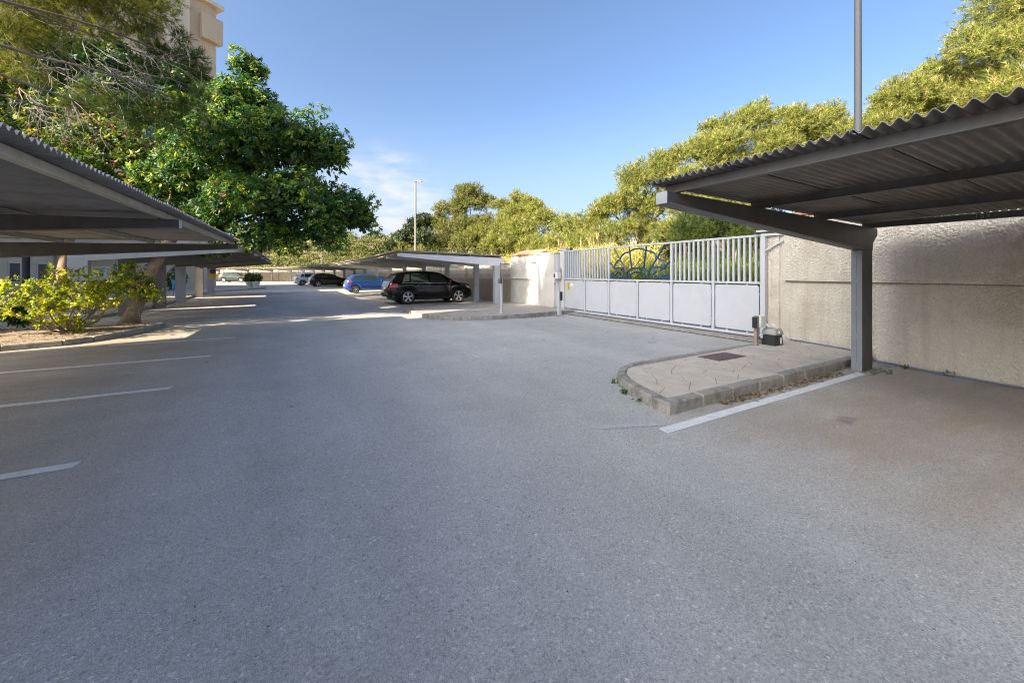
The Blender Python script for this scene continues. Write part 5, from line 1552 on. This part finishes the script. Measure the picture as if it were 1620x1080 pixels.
pine('sunlit pine crown directly left of the grey lamp post', [(1275, 215, 20, 1.6), (1320, 225, 19.5, 1.2), (1230, 240, 20, 1.3), (1345, 250, 19, 1.1), (1280, 270, 19, 1.4), (1245, 185, 20.5, .8), (1345, 212, 19.8, .9), (1305, 190, 20, .9), (1220, 260, 20, 1.2)], 3300, per=15)
pine('broad sunlit pine behind the tip of the dark carport roof', [(1180, 205, 21, 1.5), (1120, 245, 21, 1.5), (1150, 265, 20.5, 1.4), (1195, 180, 21.5, .8), (1090, 290, 20.5, 1.1), (1180, 275, 20, 1.3), (1125, 205, 21.5, .7), (1080, 330, 21, 1.2), (1120, 330, 20.5, 1.3), (1170, 330, 20, 1.2), (1090, 245, 21.5, 1.1), (1215, 225, 20.5, 1.3), (1150, 235, 20, 1.3)], 4300, per=15)
pine('sunlit pine above the blue sunburst of the gate', [(1030, 290, 25, 1.9), (990, 330, 25, 1.7), (960, 330, 25.5, 1.2), (1050, 330, 24.5, 1.7), (1060, 260, 25.5, 1.0), (1010, 365, 24.5, 1.5), (960, 375, 25, 1.4), (1060, 380, 24, 1.5), (1080, 300, 24.5, 1.5), (1040, 265, 25, 1.2), (940, 350, 26, 1.2)], 4200, per=14, ln=.23, wd=.016)
pine('low pine coloured dark for the shade behind the right gate panels', [(1150, 365, 17, 1.2), (1100, 370, 18, 1.2), (1200, 380, 16, 1.0), (1150, 420, 16.5, 1.2), (1200, 440, 15.5, 1.1)], 1700, cols=((.035, .06, .014), (.10, .12, .022)))  # darker needles put the shade into the colour
pine('pine sapling mass above the white wall with tiles', [(860, 355, 34, 2.0), (900, 365, 32, 1.7), (820, 375, 33, 1.8), (930, 385, 30, 1.4), (880, 390, 30, 1.6), (840, 330, 35, 1.2), (850, 395, 31, 1.6), (910, 400, 29, 1.4)], 3000, per=13, ln=.27, wd=.021, cols=((.155, .19, .045), (.44, .42, .115), (.54, .38, .17)))
pine('upright pine with spiky top right of the tallest middle pine', [(825, 320, 38, 1.3), (815, 345, 38, 1.9), (845, 345, 38, 1.5), (800, 370, 37, 1.9), (790, 330, 39, 1.2), (760, 375, 38, 1.7), (790, 395, 36, 1.7), (825, 390, 36, 1.8)], 3000, per=13, ln=.30, wd=.022, cols=((.15, .18, .045), (.42, .40, .115), (.54, .38, .17)))
pine('tallest pine of the middle group behind the curving carport', [(740, 305, 41, 1.3), (745, 325, 41, 2.0), (715, 335, 41, 1.7), (770, 320, 41.5, 1.2), (725, 365, 40, 2.2), (690, 360, 41, 1.7), (760, 355, 40.5, 1.6), (740, 385, 39, 2.0), (700, 385, 40, 1.8)], 3200, per=13, ln=.32, wd=.024, cols=((.125, .15, .045), (.36, .34, .11), (.46, .33, .15)))
leafy('dark olive tree beside the distant lamp post and lantern', (10.5, 40.5, .0), [B3(655, 360, 40, 1.2), B3(640, 378, 40, 1.3), B3(670, 350, 40.5, 1.0), B3(672, 380, 39, 1.3), B3(620, 392, 40, 1.0)], 900, 9, .30, .10, ((.045, .07, .03), (.12, .14, .05)), trunk=.14, cat='tree')

# ---- scrub on the slopes, reeds behind the gate
def scrub(name, label, pts, n_per, size, width, cols, m):
    P, N = [], []
    for (x, y, z, r) in pts:
        p, q = crown_points(np.array([(x, y, z, r, r, r * .8)]), n_per, .5, -.3)
        P.append(p); N.append(q)
    P = np.concatenate(P); N = np.concatenate(N); n = len(P)
    cv = np.repeat(rng.uniform(0, 1, len(pts)), n_per)
    per = 4
    C = np.repeat(P, per, 0); T = np.repeat(N, per, 0)
    A = unit(T + rand_dir(n * per) * 1.0 + np.array([0, 0, .35])) * size * rng.uniform(.6, 1.3, (n * per, 1))
    S = unit(np.cross(A, rand_dir(n * per))) * width
    col = mixcol(cols[0], cols[1], np.repeat(cv, per)) * rng.uniform(.6, 1.35, (n * per, 1))
    o = cards(name, C, A, S, col, m)
    return tag(o, label, kind='stuff')
pts = []
r7 = random.Random(8)
for _ in range(330):                                             # far slope
    u = r7.uniform(380, 690); d = r7.uniform(72, 125)
    p = at(u, 432, d)
    if p.y < 80 - .2 * p.x: continue
    if p.x < 6 and p.y < 92: continue
    pts.append((p.x, p.y, hill_z(min(p.x, 10) if p.x < 10.6 else p.x, p.y) + r7.uniform(.3, 1.2), r7.uniform(1.1, 2.3)))
o = scrub('undergrowth', 'pale green scrub covering the far slope', pts, 110, .42, .17, ((.12, .15, .05), (.30, .29, .12)), M['reed'])
pts = []
for _ in range(150):                                             # slope behind the gate and the middle pines
    u = r7.uniform(620, 1230); d = r7.uniform(19, 44)
    p = at(u, 432, d)
    if p.x < 11.8: continue
    pts.append((p.x, p.y, hill_z(p.x, p.y) + r7.uniform(.2, .9), r7.uniform(.7, 1.5)))
for u, v, d, r in ((640, 395, 39, 1.2), (665, 400, 38, 1.2), (690, 398, 38, 1.3), (715, 400, 37, 1.2), (740, 402, 36, 1.2), (770, 400, 36, 1.2), (795, 400, 35, 1.2), (610, 400, 45, 1.6), (590, 402, 52, 2), (570, 405, 60, 2.2), (940, 390, 33, 1.8), (970, 395, 31, 1.8), (1000, 395, 30, 1.8), (1040, 395, 28, 1.8), (1080, 390, 27, 1.8), (1120, 390, 26, 1.8), (1160, 390, 25, 1.8), (960, 360, 36, 2.2), (920, 370, 38, 2.2), (880, 375, 40, 2.2), (1000, 350, 34, 2.2), (1060, 340, 32, 2.4), (1110, 330, 30, 2.2), (1160, 330, 28, 2.2), (1210, 330, 26, 2.2), (1260, 320, 25, 2), (1310, 310, 24, 2), (860, 385, 41, 2.2), (820, 390, 42, 2.2), (780, 392, 43, 2.2), (1360, 280, 24, 2), (1420, 270, 23, 2)):
    p = at(u, v + 6, d); pts.append((p.x, p.y, p.z, r))
scrub('undergrowth', 'olive scrub on the slope behind gate and wall', pts, 130, .26, .09, ((.05, .075, .018), (.20, .20, .05)), M['reed'])

def reeds(name, label, spots, n, hgt, cols):
    C, A, B, col = [], [], [], []
    sx = rng.integers(0, len(spots), n)
    base = np.array(spots)[sx] + np.concatenate([rng.normal(size=(n, 2)) * .5, np.zeros((n, 1))], 1)
    h = hgt * rng.uniform(.65, 1.1, n)
    lean = rng.normal(size=(n, 2)) * .10
    per = 15
    for k in range(per):
        f = .12 + .88 * (k + rng.uniform(0, 1, n)) / per
        c = base + np.stack([lean[:, 0] * h * f, lean[:, 1] * h * f, h * f * .92], 1)
        d = unit(np.stack([rng.normal(size=n), rng.normal(size=n), rng.uniform(.3, 1.6, n)], 1))
        L = rng.uniform(.3, .62, (n, 1)); a = d * L
        s = unit(np.cross(d, rand_dir(n))) * .035
        t = np.clip(f + rng.normal(size=n) * .25, 0, 1)
        C.append(c); A.append(a); B.append(s); col.append(mixcol(cols[0], cols[1], t) * rng.uniform(.7, 1.25, (n, 1)))
    # canes
    C.append(base); A.append(np.stack([lean[:, 0] * h, lean[:, 1] * h, h], 1)); B.append(unit(rng.normal(size=(n, 3)) * [1, 1, 0]) * .03)
    col.append(np.tile(np.array(cols[0]) * .9, (n, 1)))
    # plumes on some
    k = rng.choice(n, n // 60, replace=False)
    for _ in range(5):
        top_ = base[k] + np.stack([lean[k, 0] * h[k], lean[k, 1] * h[k], h[k] * rng.uniform(.95, 1.08, len(k))], 1)
        C.append(top_); A.append(np.stack([rng.normal(size=len(k)) * .05, rng.normal(size=len(k)) * .05, rng.uniform(.3, .5, len(k))], 1)); B.append(unit(rng.normal(size=(len(k), 3)) * [1, 1, .2]) * .06)
        col.append(np.tile((.36, .28, .18), (len(k), 1)))
    o = cards(name, np.concatenate(C), np.concatenate(A), np.concatenate(B), np.concatenate(col), M['reed'], blade=True)
    return tag(o, label, kind='stuff')
spots = []
for _ in range(170):
    y = r7.uniform(12.5, 27); x = r7.uniform(11.6, 14.5) + (y - 12) * .12
    spots.append((x, y, hill_z(x, y) - .05))
reeds('reeds', 'tall pale reeds growing behind the white gate', spots, 4200, 2.75, ((.36, .30, .09), (.45, .43, .12)))
spots = []
for _ in range(60):
    y = r7.uniform(5.5, 12.5); x = r7.uniform(11.8, 14.5)
    spots.append((x, y, hill_z(x, y) - .05))
reeds('undergrowth', 'dark green growth behind the right half of the gate', spots, 700, 1.9, ((.10, .10, .03), (.10, .15, .03)))
# leafy bank along the outside of the long wall
spots = []
for i in range(2, 14):
    a, b = wall_pts[i], wall_pts[i + 1]
    for _ in range(9):
        p = a.lerp(b, r7.random()); t = (b - a).normalized()
        q = p + Vector((t.y, -t.x, 0)) * r7.uniform(1.0, 3.2); spots.append((q.x, q.y, 0))
reeds('reeds', 'sunlit reeds along the outside of the pierced wall', spots, 1300, 2.2, ((.26, .22, .09), (.34, .34, .14)))

# ---- small plants and litter on the ground
def weed(loc, r, n, label):
    r *= .55; n = n // 2
    o = tag(empty('weed', loc), label, 'weed')
    P = np.concatenate([rng.normal(size=(n, 2)) * r * .5, rng.uniform(.005, r * .5, (n, 1))], 1)
    N = unit(P + np.array([0, 0, .05]))
    broadleaf('leaves', o, P, N, 5, .035 + r * .12, .022 + r * .06, ((.05, .13, .02), (.12, .22, .03)), droop=.1, m=M['leafsoft'])
    return o
weed((3.60, 3.64, .0), .10, 26, 'bright green weed clump at the rounded kerb corner')
weed((3.84, 4.06, .0), .08, 18, 'small upper weed at the rounded kerb corner')
weed((3.52, 3.30, .0), .06, 10, 'smallest weed sprouting low under the rounded kerb')
weed((8.42, 2.45, .0), .09, 20, 'weed between the cable and roughcast wall near the column')
weed((8.36, 2.0, .0), .10, 22, 'bushier weed by the cable farther from the column')
weed((7.72, 2.42, .02), .05, 10, 'tiny weed on the corner of the column base plate')

def litter(name, label, C, size, cols):
    n = len(C); C = np.asarray(C)
    A = unit(np.concatenate([rng.normal(size=(n, 2)), rng.normal(size=(n, 1)) * .18], 1)) * size * rng.uniform(.5, 1.3, (n, 1))
    S = unit(np.cross(A, np.array([0, 0, 1.0]) + rng.normal(size=(n, 3)) * .25)) * size * .42
    ci = rng.integers(0, len(cols), n)
    return tag(cards(name, C, A, S, np.asarray(cols)[ci] * rng.uniform(.7, 1.2, (n, 1)), M['dryleaf']), label, kind='stuff')
brown = ((.22, .10, .05), (.30, .20, .10), (.16, .08, .045), (.36, .28, .16), (.12, .09, .05))
n = 420
C = np.stack([rng.uniform(4.3, 7.1, n), 2.845 - np.abs(rng.normal(size=n)) * .055, rng.uniform(.006, .02, n)], 1)
litter('leaf_litter', 'brown fallen leaves in the gutter between kerb and white line', C, .055, brown)
n = 150
C = np.stack([rng.uniform(6.6, 8.3, n), 11.45 - np.abs(rng.normal(size=n)) * .10, rng.uniform(.006, .02, n)], 1)
litter('leaf_litter', 'fallen leaves along the kerb of the far island', C, .07, brown)
n = 700
C = np.stack([rng.uniform(-7.5, -3.4, n), rng.uniform(11.7, 14.5, n), rng.uniform(.10, .15, n)], 1)
C = C[[inside((c[0], c[1]), inn) for c in C]]
litter('leaf_litter', 'dry leaves strewn over the planted bed', C, .07, brown)
n = 110
C = np.stack([rng.uniform(-3.5, 7.5, n), rng.uniform(3.0, 40, n), np.full(n, .006)], 1)
C = C[[not (c[0] > 3.3 and 2.7 < c[1] < 4.8) and not (c[0] > 3.6 and 11 < c[1] < 17) for c in C]]
litter('leaf_litter', 'single fallen leaves scattered over the road', C, .06, ((.10, .10, .03), (.16, .10, .05), (.08, .11, .03)))
n = 260
C = np.stack([-3.0 + np.abs(rng.normal(size=n)) * .5, rng.uniform(12.6, 22, n), np.full(n, .007)], 1)
litter('leaf_litter', 'dry leaves on the road under the glossy tree', C, .05, brown)
n = 240
C = np.stack([rng.uniform(7.2, 8.6, n), rng.uniform(1.5, 4.4, n), np.full(n, .0)], 1)
C[:, 0] = 8.10 + .21 * C[:, 1] - .06 - np.abs(rng.normal(size=n)) * .05
C[:, 2] = np.where(C[:, 1] > 2.95, .135, .008)
litter('leaf_litter', 'crumbs and dry leaves along the foot of the roughcast wall', C, .03, brown)

# loose grit and bits of twig on the tarmac
n = 520
rr_d = rng.uniform(1.6, 9, n); ang = rng.uniform(-.75, .75, n)
C = np.stack([FWD.x * rr_d + RGT.x * rr_d * ang * 1.3, FWD.y * rr_d + RGT.y * rr_d * ang * 1.3, np.full(n, .004)], 1)
C = C[[not (c[0] > 3.2 and 2.7 < c[1] < 4.8) and c[0] < 7.4 for c in C]]
litter('grit', 'loose grit and twig ends on the tarmac', C, .016, ((.07, .07, .075), (.62, .6, .56), (.10, .08, .06), (.5, .47, .42)))
# ---- flower pots on the far island
for (x, y), lab in (((-3.15, 44.4), 'white pot with red and green flowers on the far island tip'), ((-3.65, 44.9), 'second white flower pot just behind the front one')):
    P_ = flower_pot((x, y, .11), lab)
    P, N = crown_points(np.array([(0, 0, .95, .5, .5, .42)]), 130, .5)
    broadleaf('foliage', P_, P, N, 7, .16, .1, ((.03, .09, .015), (.12, .18, .02)), tip=(.5, .03, .03), tipfrac=.14)
# ------------------------------------------------------------------ buildings
def block(label, corner, ax, length, depth, floors, fh=3.0, m=None, win_every=3.2, front=True, cornice=True, balc=True, group=None):
    """apartment block: corner, facade direction ax (away from the corner), storeys with windows on the facade"""
    ax = Vector((*ax, 0)).normalized(); nb = Vector((-ax.y, ax.x, 0))     # nb points out of the facade
    o = tag(empty('apartment_building', (corner[0], corner[1], 0)), label, 'building', group)
    Ht = floors * fh + .6
    def q(a, b): p = ax * a + nb * b; return (p.x, p.y)
    def pr(name, a0, a1, b0, b1, z0, z1, mm, par=o, bev=0):
        return MB().prism([q(a0, b0), q(a1, b0), q(a1, b1), q(a0, b1)], z0, z1).build(name, mm, par, bevel=bev)
    pr('wall', 0, length, -depth, 0, 0, Ht, m or M['cream'])
    rf_ = pr('roof', -.5, length + .5, -depth - .5, .5, Ht, Ht + .35, M['creamlt'])
    pr('parapet', .3, length - .3, -depth + .3, -.3, Ht + .35, Ht + 1.0, m or M['cream'], rf_)
    if balc:
        # stepped bays beside the corner, with a narrow window strip between them
        pr('bay', 2.6, 4.6, 0, .7, 3.0, Ht - .6, M['creamlt'])
        pr('bay', 6.0, 10.4, 0, 1.2, 3.0, Ht - .02, m or M['cream'])
        pr('roof_box', -.35, 1.5, -.2, .55, Ht - 3.6, Ht - 1.2, m or M['cream'], bev=.03)
        for f in range(1, floors):
            w = pr('window', 4.85, 5.75, .0, .05, f * fh + .9, f * fh + 2.3, M['creamlt'])
            pr('pane', 4.93, 5.67, .051, .06, f * fh + .98, f * fh + 2.22, M['winglass'], w)
    for f in range(floors):
        z = f * fh
        k = .9 if not balc else 10.9
        i = 0
        while k < length - 1.4 and not (balc and f == 0):
            b = 0
            w = pr('window', k, k + 1.2, b + .0, b + .05, z + 1.0, z + 2.35, M['creamlt'])
            pr('pane', k + .08, k + 1.12, b + .051, b + .06, z + 1.08, z + 2.27, M['winglass'], w)
            pr('sill', k - .05, k + 1.25, b + .0, b + .14, z + .92, z + .99, M['creamlt'], w)
            k += win_every; i += 1
        if balc and f > 0:
            s = pr('balcony', 10.6, 14.0, .0, 1.25, z + .0, z + .16, M['creamlt'])
            for t in range(12): pr('baluster', 10.65 + t * .295, 10.68 + t * .295, 1.18, 1.21, z + .16, z + 1.05, M['steel_white'], s)
            pr('handrail', 10.6, 14.0, 1.16, 1.23, z + 1.05, z + 1.11, M['steel_white'], s)
    return o
block('cream apartment block rising above the trees on the left', (-6.75, 48.5), (-.807, -.59), 25, 11, 9)
block('unseen cream high-rise tower shaped to shade the forecourt', (-60, -2.8), (0, -1), 22.5, 6, 12, fh=3.15, win_every=4.4, balc=False)  # out of view, added and sized so its shadow covers the forecourt

# garden entrance on the left: white pillars, a low clubhouse
def garden_pillar(loc, label, flowers):
    o = tag(empty('garden_pillar', loc), label, 'pillar', 'garden entrance pillars')
    MB().box(-.32, .32, -.32, .32, 0, 1.0).build('stone_base', M['pot'], o, bevel=.02)
    MB().box(-.26, .26, -.26, .26, 1.0, 1.75).build('shaft', M['stucco_w'], o, bevel=.01)
    MB().box(-.4, .4, -.4, .4, 1.75, 1.85).build('cap', M['stucco_w'], o, bevel=.01)
    if flowers:
        P, N = crown_points(np.array([(0, 0, 2.05, .6, .5, .28)]), 160, .4)
        broadleaf('flowers', o, P, N, 6, .12, .1, ((.05, .09, .03), (.42, .14, .50)), newfrac=.75)
    return o
garden_pillar((-9.15, 39.4, .1), 'white garden pillar topped with purple flowers behind the columns', True)
garden_pillar((-12.0, 38.6, .1), 'white garden pillar farther left, partly hidden by the shrub', False)
leafy('clipped green bush beside the pillar with purple flowers', (-8.3, 41.0, .1), [(-8.3, 41.0, 1.0, .7, .7, 1.0)], 200, 7, .16, .09, ((.05, .12, .02), (.15, .22, .03)), trunk=.03, name='shrub', sub=0, cat='shrub')
ch = tag(empty('garden_house', (-10.5, 52.5, 0)), 'low cream garden house seen between the shrub and the carport beam', 'building')
MB().box(-7, 0, 0, 6, 0, 3.1).build('wall', M['creamlt'], ch)
MB().box(-7.3, .3, -.3, 6.3, 3.1, 3.3).build('roof', M['tile'], ch)
for k in range(3):
    w = MB().box(-6.2 + k * 2.2, -4.9 + k * 2.2, -.04, .0, 1.0, 2.3).build('window', M['white'], ch)
    MB().box(-6.1 + k * 2.2, -5.0 + k * 2.2, -.06, -.041, 1.1, 2.2).build('pane', M['winglass'], w)
st_ = tag(empty('stair', (-10.2, 33.5, 0.1)), 'white outside stair with railing behind the yellow green shrub', 'stair')
for k in range(7):
    MB().box(-k * .28 - .28, -k * .28, 0, 1.1, 0, .17 * (k + 1)).build('step', M['stucco_w'], st_)
MB().bar((0, -.03, .9), (-1.96, -.03, 2.1), .05, .06).build('handrail', M['white'], st_)
for k in range(5): MB().bar((-.1 - k * .45, -.03, .05 + k * .27), (-.1 - k * .45, -.03, .95 + k * .275), .03, .03).build('baluster', M['white'], st_)

# unseen two-storey garden houses, added left with passages that let sun strips through
def unseen_row_house(y0, y1, label, h=8.6):
    o = tag(empty('unseen_row_house', (-15.2, y0, 0)), label, 'house', 'row of unseen garden houses')
    MB().box(-8, 0, 0, y1 - y0, 0, h).build('wall', M['cream'], o)
    MB().box(-8.2, .2, -.1, y1 - y0 + .1, h, h + .25).build('roof', M['creamlt'], o)
    n = max(1, int((y1 - y0) / 2.8))
    for f in range(3):
        for k in range(n):
            c = (k + .5) * (y1 - y0) / n
            w = MB().box(.0, .05, c - .6, c + .6, .9 + f * 2.75, 2.2 + f * 2.75).build('window', M['creamlt'], o)
            MB().box(.051, .06, c - .52, c + .52, .98 + f * 2.75, 2.12 + f * 2.75).build('pane', M['winglass'], w)
unseen_row_house(11.7, 17.2, 'unseen cream house of the garden row standing nearest the planted bed')
unseen_row_house(19.3, 25.6, 'unseen cream house in the middle of the garden row')
unseen_row_house(28.6, 41, 'longest unseen cream house, far end of the garden row')
